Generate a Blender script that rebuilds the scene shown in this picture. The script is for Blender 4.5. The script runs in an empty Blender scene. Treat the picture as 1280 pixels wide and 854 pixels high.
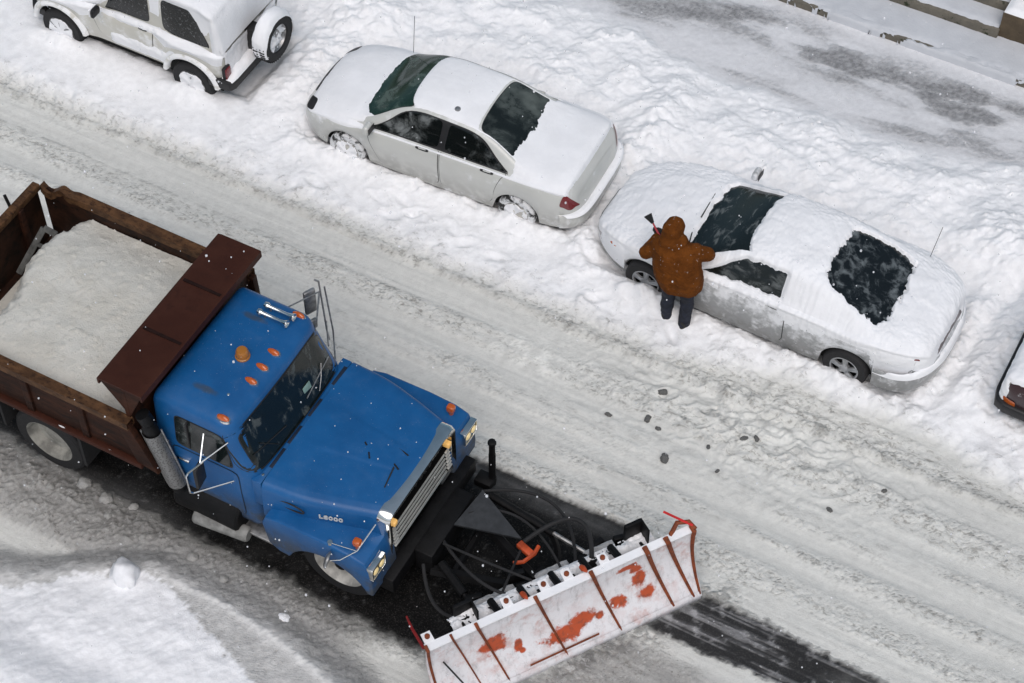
import bpy, bmesh, math, random
import numpy as np
from mathutils import Vector, Matrix
from mathutils.bvhtree import BVHTree
R = math.radians
random.seed(7)
rng = np.random.default_rng(11)
scene = bpy.context.scene
COL = scene.collection

# ------------------------------------------------------------------ noise
_pr = np.random.default_rng(5)
_PERM = _pr.permutation(1024).astype(np.int32)
_GA = _pr.uniform(0, 2 * math.pi, 1024)
_GX = np.cos(_GA).astype(np.float32); _GY = np.sin(_GA).astype(np.float32)

def gnoise(x, y, seed=0):
    x = np.asarray(x, np.float32) + np.float32(seed * 37.17 % 501); y = np.asarray(y, np.float32) + np.float32(seed * 91.73 % 397)
    xf = np.floor(x); yf = np.floor(y)
    fx = x - xf; fy = y - yf
    xi = xf.astype(np.int32) & 1023; yi = yf.astype(np.int32) & 1023
    u = fx * fx * fx * (fx * (fx * 6 - 15) + 10)
    v = fy * fy * fy * (fy * (fy * 6 - 15) + 10)
    p0 = _PERM[xi]; p1 = _PERM[(xi + 1) & 1023]; y1 = yi + 1
    def g(p, yy, dx, dy):
        k = _PERM[(p + yy) & 1023]
        return _GX[k] * (fx - dx) + _GY[k] * (fy - dy)
    a = g(p0, yi, 0, 0); a = a + (g(p1, yi, 1, 0) - a) * u
    b = g(p0, y1, 0, 1); b = b + (g(p1, y1, 1, 1) - b) * u
    return (a + (b - a) * v) * np.float32(1.5)

def fbm(x, y, octv=4, seed=0, gain=.5):
    s = 0; a = 1; t = 0
    for o in range(octv):
        s = s + a * gnoise(x * 2 ** o + 17.3 * o, y * 2 ** o - 9.1 * o, seed + o)
        t += a; a *= gain
    return s / t

def billow(x, y, octv=3, seed=0):
    s = 0; a = 1; t = 0
    for o in range(octv):
        s = s + a * np.abs(gnoise(x * 2 ** o + 5.7 * o, y * 2 ** o + 3.3 * o, seed + o)); t += a; a *= .5
    return s / t

def sst(a, b, x):
    t = np.clip((np.asarray(x, float) - a) / (b - a), 0, 1)
    return t * t * (3 - 2 * t)

def pchip(xs, ys):
    xs = np.array(xs, float); ys = np.array(ys, float)
    h = np.diff(xs); dl = np.diff(ys) / h
    d = np.zeros_like(ys)
    for i in range(1, len(xs) - 1):
        if dl[i - 1] * dl[i] > 0:
            w1 = 2 * h[i] + h[i - 1]; w2 = h[i] + 2 * h[i - 1]
            d[i] = (w1 + w2) / (w1 / dl[i - 1] + w2 / dl[i])
    d[0] = dl[0]; d[-1] = dl[-1]
    def f(q):
        q = np.clip(np.asarray(q, float), xs[0], xs[-1])
        i = np.clip(np.searchsorted(xs, q, side='right') - 1, 0, len(xs) - 2)
        t = (q - xs[i]) / h[i]
        return ((1 + 2 * t) * (1 - t) ** 2 * ys[i] + t * (1 - t) ** 2 * h[i] * d[i]
                + t * t * (3 - 2 * t) * ys[i + 1] + t * t * (t - 1) * h[i] * d[i + 1])
    return f

# ------------------------------------------------------------------ objects
def link(o, parent=None):
    COL.objects.link(o)
    if parent is not None: o.parent = parent
    return o

def thing(name, label, cat, loc=(0, 0, 0), rotz=0, group=None):
    o = bpy.data.objects.new(name, None); o.empty_display_size = .3
    link(o); o.location = loc; o.rotation_euler = (0, 0, rotz)
    o['label'] = label; o['category'] = cat
    if group: o['group'] = group
    return o

def tag(o, label=None, cat=None, group=None, kind=None):
    for k, v in (('label', label), ('category', cat), ('group', group), ('kind', kind)):
        if v: o[k] = v
    return o

def smooth_by_angle(me, ang=35):
    bm = bmesh.new(); bm.from_mesh(me)
    c = R(ang)
    for f in bm.faces: f.smooth = True
    for e in bm.edges:
        if len(e.link_faces) == 2:
            e.smooth = e.calc_face_angle(0) < c
        else: e.smooth = True
    bm.to_mesh(me); bm.free()

def obj(name, bm, mat, parent=None, smooth=35):
    me = bpy.data.meshes.new(name)
    if isinstance(bm, bmesh.types.BMesh):
        bmesh.ops.recalc_face_normals(bm, faces=bm.faces)
        bm.to_mesh(me); bm.free()
    else:
        v, f = bm
        me.from_pydata([tuple(p) for p in v], [], [tuple(q) for q in f]); me.update()
    mats = mat if isinstance(mat, (list, tuple)) else [mat]
    for m in mats: me.materials.append(m)
    if smooth: smooth_by_angle(me, smooth)
    return link(bpy.data.objects.new(name, me), parent)

def gridmesh(name, P, mat, parent=None, keep=None, closed_u=False):
    """P: (nu,nv,3) array; keep: (nu-1,nv-1) bool"""
    nu, nv = P.shape[:2]
    idx = np.arange(nu * nv).reshape(nu, nv)
    a = idx[:-1, :-1]; b = idx[1:, :-1]; c = idx[1:, 1:]; d = idx[:-1, 1:]
    q = np.stack([a, b, c, d], -1)
    if closed_u:
        q2 = np.stack([idx[-1, :-1], idx[0, :-1], idx[0, 1:], idx[-1, 1:]], -1)[None]
        q = np.concatenate([q, q2], 0)
    q = q.reshape(-1, 4)
    if keep is not None: q = q[keep.reshape(-1)]
    used, inv = np.unique(q, return_inverse=True)
    V = P.reshape(-1, 3)[used]; Fq = inv.reshape(-1, 4)
    return npmesh(name, V, Fq, mat, parent)

def npmesh(name, V, Fq, mat, parent=None, cols=None, smooth=True):
    me = bpy.data.meshes.new(name)
    me.vertices.add(len(V)); me.vertices.foreach_set('co', np.ascontiguousarray(V, dtype=np.float32).ravel())
    n = len(Fq); k = Fq.shape[1]
    me.loops.add(n * k); me.loops.foreach_set('vertex_index', np.ascontiguousarray(Fq, dtype=np.int32).ravel())
    me.polygons.add(n); me.polygons.foreach_set('loop_start', np.arange(0, n * k, k, dtype=np.int32))
    me.update(calc_edges=True); me.validate()
    if smooth: me.polygons.foreach_set('use_smooth', np.ones(len(me.polygons), dtype=bool))
    if cols is not None:
        at = me.color_attributes.new('Col', 'FLOAT_COLOR', 'POINT')
        at.data.foreach_set('color', np.ascontiguousarray(cols, dtype=np.float32).ravel())
    me.materials.append(mat)
    return link(bpy.data.objects.new(name, me), parent)

# ------------------------------------------------------------------ bmesh shapes
def B(): return bmesh.new()

def box(bm, c, s, rot=None, bev=0.0, seg=2, taper=None):
    """axis box centre c size s; rot Matrix; taper=(tx,ty) scale of top"""
    r = bmesh.ops.create_cube(bm, size=1)
    vs = r['verts']
    for v in vs:
        x, y, z = v.co
        if taper and z > 0: x *= taper[0]; y *= taper[1]
        v.co = Vector((x * s[0], y * s[1], z * s[2]))
    if bev:
        es = list({e for v in vs for e in v.link_edges})
        g = bmesh.ops.bevel(bm, geom=es, offset=bev, segments=seg, affect='EDGES', profile=.5)
        vs = list({v for f in g['faces'] for v in f.verts} | {v for v in vs if v.is_valid})
    M = Matrix.Translation(c) @ (rot.to_4x4() if rot else Matrix.Identity(4))
    for v in vs: v.co = M @ v.co
    return vs

def bx(bm, x0, x1, y0, y1, z0, z1, bev=0.0, seg=2):
    return box(bm, ((x0 + x1) / 2, (y0 + y1) / 2, (z0 + z1) / 2), (x1 - x0, y1 - y0, z1 - z0), None, bev, seg)

def frame_from(d):
    d = Vector(d).normalized()
    u = d.orthogonal().normalized() if abs(d.z) > .99 else d.cross(Vector((0, 0, 1))).normalized()
    return d, u, d.cross(u).normalized()

def tube(bm, pts, rad, seg=8, cap=True):
    pts = [Vector(p) for p in pts]
    n = len(pts); rads = rad if isinstance(rad, (list, tuple)) else [rad] * n
    rings = []; pu = None
    for i, p in enumerate(pts):
        if i == 0: d = pts[1] - p
        elif i == n - 1: d = p - pts[-2]
        else: d = (pts[i + 1] - p).normalized() + (p - pts[i - 1]).normalized()
        d = d.normalized()
        if pu is None: _, u, w = frame_from(d)
        else:
            u = (pu - d * pu.dot(d)).normalized(); w = d.cross(u)
        pu = u
        rings.append([bm.verts.new(p + (u * math.cos(a) + w * math.sin(a)) * rads[i])
                      for a in [2 * math.pi * k / seg for k in range(seg)]])
    for a, b in zip(rings[:-1], rings[1:]):
        for k in range(seg):
            bm.faces.new((a[k], a[(k + 1) % seg], b[(k + 1) % seg], b[k]))
    if cap:
        bm.faces.new(rings[0][::-1]); bm.faces.new(rings[-1])
    return rings

def lathe(bm, prof, c, axis, seg=32, closed=False):
    """prof: list of (r, h) ; revolve about axis through c"""
    d, u, w = frame_from(axis); c = Vector(c)
    rings = []
    for r, h in prof:
        if r < 1e-5:
            rings.append([bm.verts.new(c + d * h)])
        else:
            rings.append([bm.verts.new(c + d * h + (u * math.cos(a) + w * math.sin(a)) * r)
                          for a in [2 * math.pi * k / seg for k in range(seg)]])
    prs = list(zip(rings[:-1], rings[1:]))
    if closed: prs.append((rings[-1], rings[0]))
    for a, b in prs:
        for k in range(seg):
            k2 = (k + 1) % seg
            if len(a) == 1 and len(b) == 1: continue
            if len(a) == 1: bm.faces.new((a[0], b[k2], b[k]))
            elif len(b) == 1: bm.faces.new((a[k], a[k2], b[0]))
            else: bm.faces.new((a[k], a[k2], b[k2], b[k]))

def prism(bm, poly, y0, y1, plane='xz', bev=0.0, seg=2):
    """extrude a polygon; plane 'xz' -> along y ; 'xy' -> along z ; 'yz' -> along x"""
    def mk(a, b, h):
        if plane == 'xz': return Vector((a, h, b))
        if plane == 'xy': return Vector((a, b, h))
        return Vector((h, a, b))
    A = [bm.verts.new(mk(a, b, y0)) for a, b in poly]
    C = [bm.verts.new(mk(a, b, y1)) for a, b in poly]
    n = len(poly); fs = [bm.faces.new(A[::-1]), bm.faces.new(C)]
    for i in range(n): fs.append(bm.faces.new((A[i], A[(i + 1) % n], C[(i + 1) % n], C[i])))
    bmesh.ops.recalc_face_normals(bm, faces=fs)
    if bev:
        es = list(set(fs[0].edges) | set(fs[1].edges))
        bmesh.ops.bevel(bm, geom=es, offset=bev, segments=seg, affect='EDGES', profile=.5)

def quad_slab(bm, pts, th):
    """thin slab from planar polygon pts (3-D) with thickness th along its normal"""
    P = [Vector(p) for p in pts]
    n = (P[1] - P[0]).cross(P[-1] - P[0]).normalized() * th * .5
    A = [bm.verts.new(p + n) for p in P]; C = [bm.verts.new(p - n) for p in P]
    k = len(P); bm.faces.new(A); bm.faces.new(C[::-1])
    for i in range(k): bm.faces.new((A[i], C[i], C[(i + 1) % k], A[(i + 1) % k]))

def capsule(bm, a, b, ra, rb):
    a = Vector(a); b = Vector(b)
    vs = []
    for c, r in ((a, ra), (b, rb)):
        for i in range(7):
            th = math.pi * i / 6
            for j in range(12):
                ph = 2 * math.pi * j / 12
                if i in (0, 6) and j: continue
                vs.append(bm.verts.new(c + Vector((math.sin(th) * math.cos(ph), math.sin(th) * math.sin(ph), math.cos(th))) * r))
    g = bmesh.ops.convex_hull(bm, input=vs)
    dele = [v for v in g['geom_interior'] if isinstance(v, bmesh.types.BMVert)]
    if dele: bmesh.ops.delete(bm, geom=dele, context='VERTS')

def blob(name, segs, mat, parent=None, voxel=.014, smooth=6, noise=0, seed=0, nscale=9):
    """smooth union of tapered capsules -> one continuous skin"""
    bm = B()
    for s in segs: capsule(bm, *s)
    me = bpy.data.meshes.new(name); bm.to_mesh(me); bm.free()
    o = bpy.data.objects.new(name, me); COL.objects.link(o)
    m = o.modifiers.new('r', 'REMESH'); m.mode = 'VOXEL'; m.voxel_size = voxel
    m = o.modifiers.new('s', 'SMOOTH'); m.factor = .5; m.iterations = smooth
    dg = bpy.context.evaluated_depsgraph_get(); dg.update()
    me2 = bpy.data.meshes.new_from_object(o.evaluated_get(dg))
    bpy.data.objects.remove(o); bpy.data.meshes.remove(me)
    me2.name = name
    n = len(me2.vertices)
    if noise and n:
        co = np.zeros(n * 3, np.float32); me2.vertices.foreach_get('co', co); co = co.reshape(-1, 3)
        no = np.zeros(n * 3, np.float32); me2.vertices.foreach_get('normal', no); no = no.reshape(-1, 3)
        f = fbm(co[:, 0] * nscale + co[:, 1] * nscale * .6, co[:, 2] * nscale * 1.3, 3, seed)
        co = co + no * (f * noise)[:, None]
        me2.vertices.foreach_set('co', co.astype(np.float32).ravel())
    me2.polygons.foreach_set('use_smooth', np.ones(len(me2.polygons), dtype=bool))
    me2.materials.clear(); me2.materials.append(mat); me2.update()
    return link(bpy.data.objects.new(name, me2), parent)

def arcpts(c, r, a0, a1, n, plane='xz', h=0):
    out = []
    for i in range(n + 1):
        a = R(a0 + (a1 - a0) * i / n)
        out.append((c[0] + r * math.cos(a), c[1] + r * math.sin(a)))
    return out

def bez(p0, p1, p2, n=12):
    p0, p1, p2 = Vector(p0), Vector(p1), Vector(p2)
    return [p0 * (1 - t) ** 2 + p1 * 2 * t * (1 - t) + p2 * t * t for t in [i / n for i in range(n + 1)]]

# ------------------------------------------------------------------ materials
class NT:
    def __init__(s, name):
        m = bpy.data.materials.new(name); m.use_nodes = True
        s.m = m; s.t = m.node_tree; s.b = s.t.nodes['Principled BSDF']; s.t.nodes['Material Output']
        s.co = s.t.nodes.new('ShaderNodeTexCoord').outputs['Object']
    def n(s, typ, **k):
        nd = s.t.nodes.new(typ)
        for a, v in k.items():
            if a in nd.inputs.keys(): s.set(nd.inputs[a], v)
            else: setattr(nd, a, v)
        return nd
    def set(s, inp, v):
        if isinstance(v, bpy.types.NodeSocket): s.t.links.new(v, inp)
        else:
            if inp.type == 'RGBA' and len(v) == 3: v = (*v, 1)
            inp.default_value = v
    def noise(s, scale, detail=4, rough=.55, vec=None, stretch=None, dist=0):
        v = vec or s.co
        if stretch:
            mp = s.n('ShaderNodeMapping', Scale=stretch); s.t.links.new(v, mp.inputs['Vector']); v = mp.outputs[0]
        nd = s.n('ShaderNodeTexNoise', Scale=scale, Detail=detail, Roughness=rough, Distortion=dist)
        s.t.links.new(v, nd.inputs['Vector'])
        return nd.outputs['Fac']
    def ramp(s, fac, a, b, lo=0.0, hi=1.0):
        nd = s.n('ShaderNodeMapRange'); nd.interpolation_type = 'SMOOTHSTEP'
        s.t.links.new(fac, nd.inputs['Value'])
        nd.inputs['From Min'].default_value = a; nd.inputs['From Max'].default_value = b
        nd.inputs['To Min'].default_value = lo; nd.inputs['To Max'].default_value = hi
        return nd.outputs[0]
    def mix(s, fac, a, b):
        nd = s.n('ShaderNodeMix'); nd.data_type = 'RGBA'
        s.set(nd.inputs[0], fac); s.set(nd.inputs[6], a); s.set(nd.inputs[7], b)
        return nd.outputs[2]
    def math(s, op, a, b=0.0):
        nd = s.n('ShaderNodeMath'); nd.operation = op
        s.set(nd.inputs[0], a); s.set(nd.inputs[1], b); return nd.outputs[0]
    def bump(s, h, strength=.3, dist=.02):
        nd = s.n('ShaderNodeBump', Strength=strength, Distance=dist)
        s.t.links.new(h, nd.inputs['Height']); s.t.links.new(nd.outputs[0], s.b.inputs['Normal'])
    def pr(s, **k):
        for a, v in k.items():
            s.set(s.b.inputs[a.replace('_', ' ')], v)
        return s

def simple(name, col, rough=.5, metal=0., var=.15, scale=8, bump=0., coat=0., spec=.5):
    q = NT(name)
    c2 = tuple(max(0, c * (1 - var)) for c in col); c1 = tuple(min(1, c * (1 + var)) for c in col)
    f = q.noise(scale, 5)
    q.pr(Base_Color=q.mix(q.ramp(f, .3, .7), c2, c1), Roughness=rough, Metallic=metal, Coat_Weight=coat)
    q.b.inputs['Specular IOR Level'].default_value = spec
    if bump: q.bump(q.noise(scale * 6, 3), bump, .01)
    return q.m

M = {}
def snow_mat(name, col=(.86, .875, .90), scale=30, bump=.35):
    q = NT(name)
    f = q.noise(3.0, 4)
    c2 = tuple(c * .93 for c in col)
    q.pr(Base_Color=q.mix(q.ramp(f, .3, .7), c2, col), Roughness=.75)
    q.b.inputs['Specular IOR Level'].default_value = .25
    q.bump(q.noise(scale, 6, .65), bump, .012)
    return q.m

def painted(name, col, rough=.3, dust=(.75, .77, .78), a=.55, b=.72, scale=3, coat=.4, grime=None, zdust=None):
    """car paint, dusted with clinging snow where the noise is high"""
    q = NT(name)
    f = q.noise(scale, 6, .62)
    if zdust:
        zz = q.n('ShaderNodeSeparateXYZ'); q.t.links.new(q.co, zz.inputs[0])
        f = q.math('ADD', f, q.ramp(zz.outputs[2], zdust[0], zdust[1], -.08, .16))
    m = q.ramp(f, a, b)
    base = q.mix(q.ramp(q.noise(1.4, 3), .3, .7), tuple(c * .88 for c in col), col)
    if grime:
        z = q.n('ShaderNodeSeparateXYZ'); q.t.links.new(q.co, z.inputs[0])
        g = q.math('MULTIPLY', q.ramp(z.outputs[2], .75, .25), q.ramp(q.noise(6, 5), .3, .6, .3, 1))
        base = q.mix(g, base, grime)
    c = q.mix(m, base, dust)
    q.pr(Base_Color=c, Roughness=q.ramp(f, a, b, rough, .75), Coat_Weight=coat, Coat_Roughness=.12)
    q.bump(q.noise(60, 4), .08, .005)
    return q.m

def glassy(name, col, frost=(.62, .66, .66), a=.5, b=.75, scale=5, rough=.06, amount=.8, stretch=None):
    q = NT(name)
    f = q.noise(scale, 7, .62, stretch=stretch, dist=.4)
    m = q.ramp(f, a, b, 0, amount)
    q.pr(Base_Color=q.mix(m, col, frost), Roughness=q.ramp(f, a, b, rough, .8))
    q.b.inputs['Specular IOR Level'].default_value = .5
    q.bump(q.noise(40, 4), .05, .004)
    return q.m

M['snow'] = snow_mat('fresh_snow')
M['car_snow'] = snow_mat('car_snow', (.88, .89, .91), 22, .4)
M['black'] = simple('black_plastic', (.012, .012, .013), .55, bump=.1)
M['rubber'] = simple('tyre_rubber', (.014, .014, .015), .8, bump=.3, scale=20)
M['dark_metal'] = simple('greasy_black_steel', (.0045, .0045, .005), .55, .0, .4, 6, .3, spec=.22)
M['bright_bar'] = simple('dirty_bright_trim', (.52, .52, .49), .35, .25, .12, 9)
M['tyre_snowy'] = None
M['under'] = simple('dark_underbody', (.008, .008, .008), .9)
M['chrome'] = simple('chrome', (.80, .80, .78), .12, 1., .05)
M['steel'] = simple('dull_steel', (.33, .33, .33), .38, .8, .3, 14, .1)
M['rim_white'] = simple('dirty_white_rim', (.42, .41, .38), .6, 0, .35, 7, .2)
M['alloy'] = simple('alloy_rim', (.40, .41, .42), .35, .6, .2, 10)
def lamp(name, col, e=0, rough=.18):
    q = NT(name); q.pr(Base_Color=col, Roughness=rough, Coat_Weight=.6)
    f = q.noise(45, 2)
    q.bump(f, .25, .005)
    if e:
        q.set(q.b.inputs['Emission Color'], col); q.b.inputs['Emission Strength'].default_value = e
    return q.m
M['amber'] = lamp('amber_lens', (.50, .10, .012))
M['amber_lit'] = lamp('amber_lit', (.80, .46, .14), .35)
M['head_lit'] = lamp('headlamp_lit', (.75, .58, .28), .35)
M['red'] = lamp('red_lens', (.16, .006, .010))
M['dark_red'] = lamp('dark_red_lens', (.030, .003, .005))
M['clear'] = lamp('clear_lens', (.35, .36, .36))
M['mirror'] = simple('mirror_glass', (.6, .63, .66), .06, 1., .02)
# ================================================================== GROUND
def blade_side(x, y):
    """signed distance ahead of the plough blade line"""
    return (x + 4.98) * .835 + (y - 10.55) * (-.550)

CARS = [(-14.75, 16.60, 1.75, .62, .0), (-9.92, 16.62, 1.98, .70, R(2.4)), (-5.02, 16.44, 2.25, .80, R(-1.5)), (.3, 16.65, 1.9, .66, 0)]

def ground(X, Y):
    # ---- zone boundaries
    e_road = 14.80 + .10 * fbm(X * .5, Y * 0 + 3, 3, 1) + .16 * sst(-7.5, -5.5, X) * sst(-1.6, -3.4, X) * fbm(X * 1.1, Y * .8, 3, 2) \
        + .45 * sst(-6.2, -3.8, X) * (1 - .0 * X) - .25 * sst(-2.6, -1.2, X)
    n1 = fbm(X * 1.3, Y * 1.3, 4, 5); n2 = fbm(X * 4.5, Y * 4.5, 4, 9); n3 = fbm(X * 15, Y * 15, 3, 13)
    nf = fbm(X * 34, Y * 34, 2, 17)
    park = sst(-.16, .20, Y - e_road + .14 * n2)
    # ---- road relief (stretched along x)
    a1 = fbm(X * .22, (Y + .10 * fbm(X * .3, Y * .4, 2, 50)) * 3.2, 4, 21)
    a2 = fbm(X * .5, Y * 11, 3, 25)
    crumb = billow(X * 6.5 + .6 * n2, Y * 9.5, 3, 31)              # crumbly slush
    creas = 1 - sst(.0, .16, crumb)                                   # sharp little creases
    def band(c, w): return np.exp(-((Y - c + .06 * fbm(X * .4, Y * 0 + c, 2, 60)) / w) ** 2)
    tracks = np.clip(band(14.36, .20) + band(13.64, .13) + band(13.10, .14) + .8 * band(12.62, .10) + .6 * band(10.3, .5) * (X > -4), 0, 1)
    crumbly = np.clip(sst(-.12, .30, a1 + .35 * n1) * (1 - .9 * tracks) + .85 * band(14.72, .12) + .8 * band(13.90, .13) + .7 * band(12.38, .12), 0, 1)
    crk = sst(.10, .02, np.abs(n3 + .35 * nf)) * sst(.0, .35, n2 + .5 * n1 + .25)
    zr = .020 + .020 * a1 + .008 * a2 + crumbly * (.022 * crumb + .014 * n3 + .010 * nf - .012 * crk) - .022 * tracks + .004 * nf
    zr = zr + .035 * band(14.64, .07) - .028 * band(14.52, .07)
    # slush thrown up beside the silver car, lumpy
    mess = np.exp(-((X + 4.3) / 1.9) ** 2) * np.exp(-((Y - 14.3) / .75) ** 2)
    lump = billow(X * 3.2 + n1, Y * 3.8, 3, 41)
    zr = zr + mess * (.02 + .11 * (1 - lump) ** 3 + .03 * n2)
    clean = np.exp(-((X + 7.3) / .75) ** 2 - ((Y - 13.98) / .26) ** 2)   # whiter smear on the road
    br = .655 + .05 * a1 + .03 * n1 + .02 * a2 - .13 * crumbly * creas - .17 * crk * (.25 + .75 * crumbly) + .03 * nf * crumbly + .07 * fbm(X * .35, Y * 24, 3, 27) * (1 - .6 * crumbly) - .03 * tracks * sst(.0, .2, a2) + .08 * mess * (1 - lump) - .13 * mess * sst(.1, .4, n2 - .3 * n1) + .20 * clean * sst(-.2, .2, n2)
    br = br - .13 * band(14.62, .06) * (.6 + n2) - .10 * band(14.08, .035) * sst(-.3, .2, n2 + n1) - .08 * band(13.42, .04) * sst(-.2, .3, n2 + n1) - .07 * band(12.86, .04) * sst(-.2, .3, n2 - n1) + .03 * sst(-14, -20, X)
    cmask = np.clip(.20 + .8 * crumbly + .7 * band(14.80, .20) + .6 * band(13.88, .14) + .5 * mess - .75 * tracks - .6 * clean, 0, 1)
    br = np.clip(br, .2, .86); cr = np.stack([br, br * 1.004, br * .955], -1)
    # ---- fresh snow of the parking lane
    foot = sst(.15, .5, n1 + .2 * n2)
    smooth_z = sst(-12.2, -13.3, X) * sst(17.9, 17.0, Y)                 # untouched snow round the jeep
    zp = .13 + .03 * n1 + .07 * smooth_z + (1 - .85 * smooth_z) * (.045 * n1 + .012 * n2 * (1 + 1.6 * n1) + .006 * n3 * (1 + n1) + .003 * nf + .034 * sst(.30, .62, n3 + .25 * n2) * sst(.0, .35, n2 + .6 * n1))
    # bank of dug-out snow between the cars and the pavement
    top = 19.58 + .20 * sst(-7, -10, X) * 2 + .35 * sst(-4.5, -2.8, X) + .12 * n1
    bank = sst(17.5, 18.4, Y) * sst(top + .25, top - .75, Y) * (1 - .6 * smooth_z)
    zp = zp + bank * (.15 + .07 * n1 + .016 * n2 * (1 + 1.5 * n1) + .004 * n3)
    # heaps between the cars
    for cx, cy, sx, sy, h in ((-2.05, 16.9, .45, 1.1, .20), (-7.62, 17.9, .45, .8, .20), (-12.5, 16.9, .55, 1.0, .18),
                              (-12.35, 18.0, .6, .5, .15), (-7.55, 16.0, .3, .5, .05), (-2.35, 18.6, .7, .5, .18)):
        zp = zp + h * np.exp(-((X - cx) / sx) ** 2 - ((Y - cy) / sy) ** 2) * (1 + .4 * n2)
    # footprints trodden beside the cars
    rs = np.random.default_rng(3)
    for k in range(30):
        fx = rs.uniform(-12.3, -1.2); fy = rs.choice([rs.uniform(15.0, 15.45), rs.uniform(17.7, 18.4), rs.uniform(15.6, 18.2) if abs(fx + 7.55) < .35 else rs.uniform(15.05, 15.4)])
        an = rs.uniform(-.9, .9); ca, sa = math.cos(an), math.sin(an)
        u_ = (X - fx) * ca + (Y - fy) * sa; v_ = -(X - fx) * sa + (Y - fy) * ca
        dd = (u_ / .15) ** 2 + (v_ / .065) ** 2
        m_ = dd < 6
        zp = np.where(m_, zp - .035 * np.exp(-dd ** 1.2) * (1 + n2) + .010 * np.exp(-(dd - 2.2) ** 2) * (1 + 2 * n2), zp)
    # snow packed round the coupe's front wheel and the sedan's wheels
    for cx, cy, sx, sy, h in ((-6.48, 15.42, .45, .15, .16), (-11.22, 15.70, .34, .10, .07), (-8.62, 15.78, .34, .10, .07), (-3.62, 15.42, .34, .11, .10), (-13.77, 15.66, .40, .13, .11), (-16.06, 15.66, .40, .13, .11)):
        zp = zp + h * np.exp(-((X - cx) / sx) ** 2 - ((Y - cy) / sy) ** 2) * (1 + .4 * n2)
    # trough shovelled along the silver car's rear
    zp = zp - .10 * np.exp(-((X + 2.45 - .16 * (Y - 16.2)) / .16) ** 2) * sst(15.0, 15.5, Y) * sst(18.4, 17.6, Y)
    for cx, cy, hl, hw, rz in CARS:
        dx = (X - cx) * math.cos(rz) + (Y - cy) * math.sin(rz); dy = -(X - cx) * math.sin(rz) + (Y - cy) * math.cos(rz)
        d = np.maximum(np.abs(dx) - hl, np.abs(dy) - hw) + .05 * n2
        w = sst(.12, -.18, d)
        zp = zp * (1 - w) + (.015 + .01 * n2) * w
        zp = zp + .05 * np.exp(-((d - .22) / .14) ** 2) * (cx > -13) * (1 + 1.2 * n2)
    # wheel-deep drift at the jeep
    bp = .885 + .015 * n1 + .008 * n2
    cp = np.stack([bp, bp * 1.008, bp * 1.022], -1)
    # grimy fringe where the plough threw slush onto the lane
    fr = sst(.62, .0, Y - e_road) * sst(-.25, .35, n2 + .35 * n1) * (1 - .3 * smooth_z)
    cmask = cmask * (1 - park) + .85 * fr * park
    cp = cp * (1 - (.20 * fr * (.6 + creas))[..., None] * np.array([1., 1.0, 1.04]))
    Z = zr * (1 - park) + zp * park
    Cc = cr * (1 - park[..., None]) + cp * park[..., None]
    # ---- trodden pavement
    walk = sst(-.10, .22, Y - top + .08 * n2)
    icy = sst(-.15, .4, fbm(X * .45 + 3, (Y - .12 * X) * 1.6, 4, 71)) * sst(0, .3, Y - top) * sst(21.5, 20.9, Y)
    icy2 = np.exp(-((Y - 20.70 + .07 * (X + 4)) / .40) ** 2) * sst(-10.5, -6.0, X) * sst(-.35, .3, fbm(X * .9, Y * 2.2, 4, 74))
    icy2 = np.clip(icy2 + .8 * np.exp(-((X + 3.9) / .9) ** 2 - ((Y - 21.05) / .16) ** 2) * sst(-.3, .3, n1), 0, 1)
    zw = .11 + .006 * n2 + .004 * n3 + .006 * n1
    gr = np.clip(.12 + .58 * icy + .85 * icy2, 0, .88) * (.75 + .5 * np.clip(n3 + .5, 0, 1))
    bw = .75 - .50 * gr
    cw = np.stack([bw, bw * 1.012, bw * 1.04], -1)
    # ---- trodden snow bed in front of the steps
    far = sst(21.58, 21.64, Y + .02 * n2)
    zw = zw + .09 * far + .02 * far * n1
    Z = Z * (1 - walk) + zw * walk
    Cc = Cc * (1 - walk[..., None]) + cw * walk[..., None]
    # ---- bare wet asphalt behind the blade
    bs = blade_side(X, Y)
    yb = 12.22 + .03 * fbm(X * .8, Y * 0, 3, 81) - .36 * sst(-5.1, -4.25, X)
    ya = 9.50 + .10 * fbm(X * 1.1, Y * 0 + 2, 3, 83) + .10 * sst(-9, -13, X)
    cl = sst(.035, -.035, Y - yb + .035 * n3) * sst(-.10, .16, Y - ya + .10 * n2 + .05 * n3) * sst(.22, .10, bs)
    film = np.clip(np.exp(-((Y - 12.08) / .16) ** 2) * (.75 + .5 * n2) + .75 * sst(9.95, 9.55, Y) * sst(-9.3, -10.4, X) + .16 * sst(.05, .5, n1), 0, 1)
    ba = .006 + .05 * sst(.30, .55, n3 + .3 * n2) * sst(-.2, .3, n1) + .085 * film * (.7 + .5 * np.clip(fbm(X * .8, Y * 14, 3, 85) + .3, 0, 1)) + .010 * np.clip(n3, 0, 1) + .06 * sst(.62, .8, n2 + .3 * n3)
    ca = np.stack([ba, ba * 1.01, ba * 1.02], -1)
    za = .004 + .006 * film + .003 * nf
    rim = np.exp(-((Y - yb - .05) / .05) ** 2) * sst(.3, .1, bs) * sst(-8.2, -7.2, X) * .02
    Z = (Z + rim) * (1 - cl) + za * cl
    Cc = Cc * (1 - cl[..., None]) + ca * cl[..., None]
    # ---- tyre-swept strip ahead of the blade
    y0 = 11.45 + .05 * fbm(X * .5, Y * 0, 2, 90)
    hw = .36 - .05 * sst(-4, -1, X)
    st = sst(hw + .05, hw - .05, np.abs(Y - y0) + .07 * n2 + .05 * n3) * sst(.10, .35, bs) * sst(1.5, -2.5, X + 1.6 * n1 - .5)
    tread = .5 + .5 * np.sin((Y - y0) * 2 * math.pi / .055 + .8 * n1) * np.sign(np.sin(X * 2 * math.pi / .12))
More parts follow.
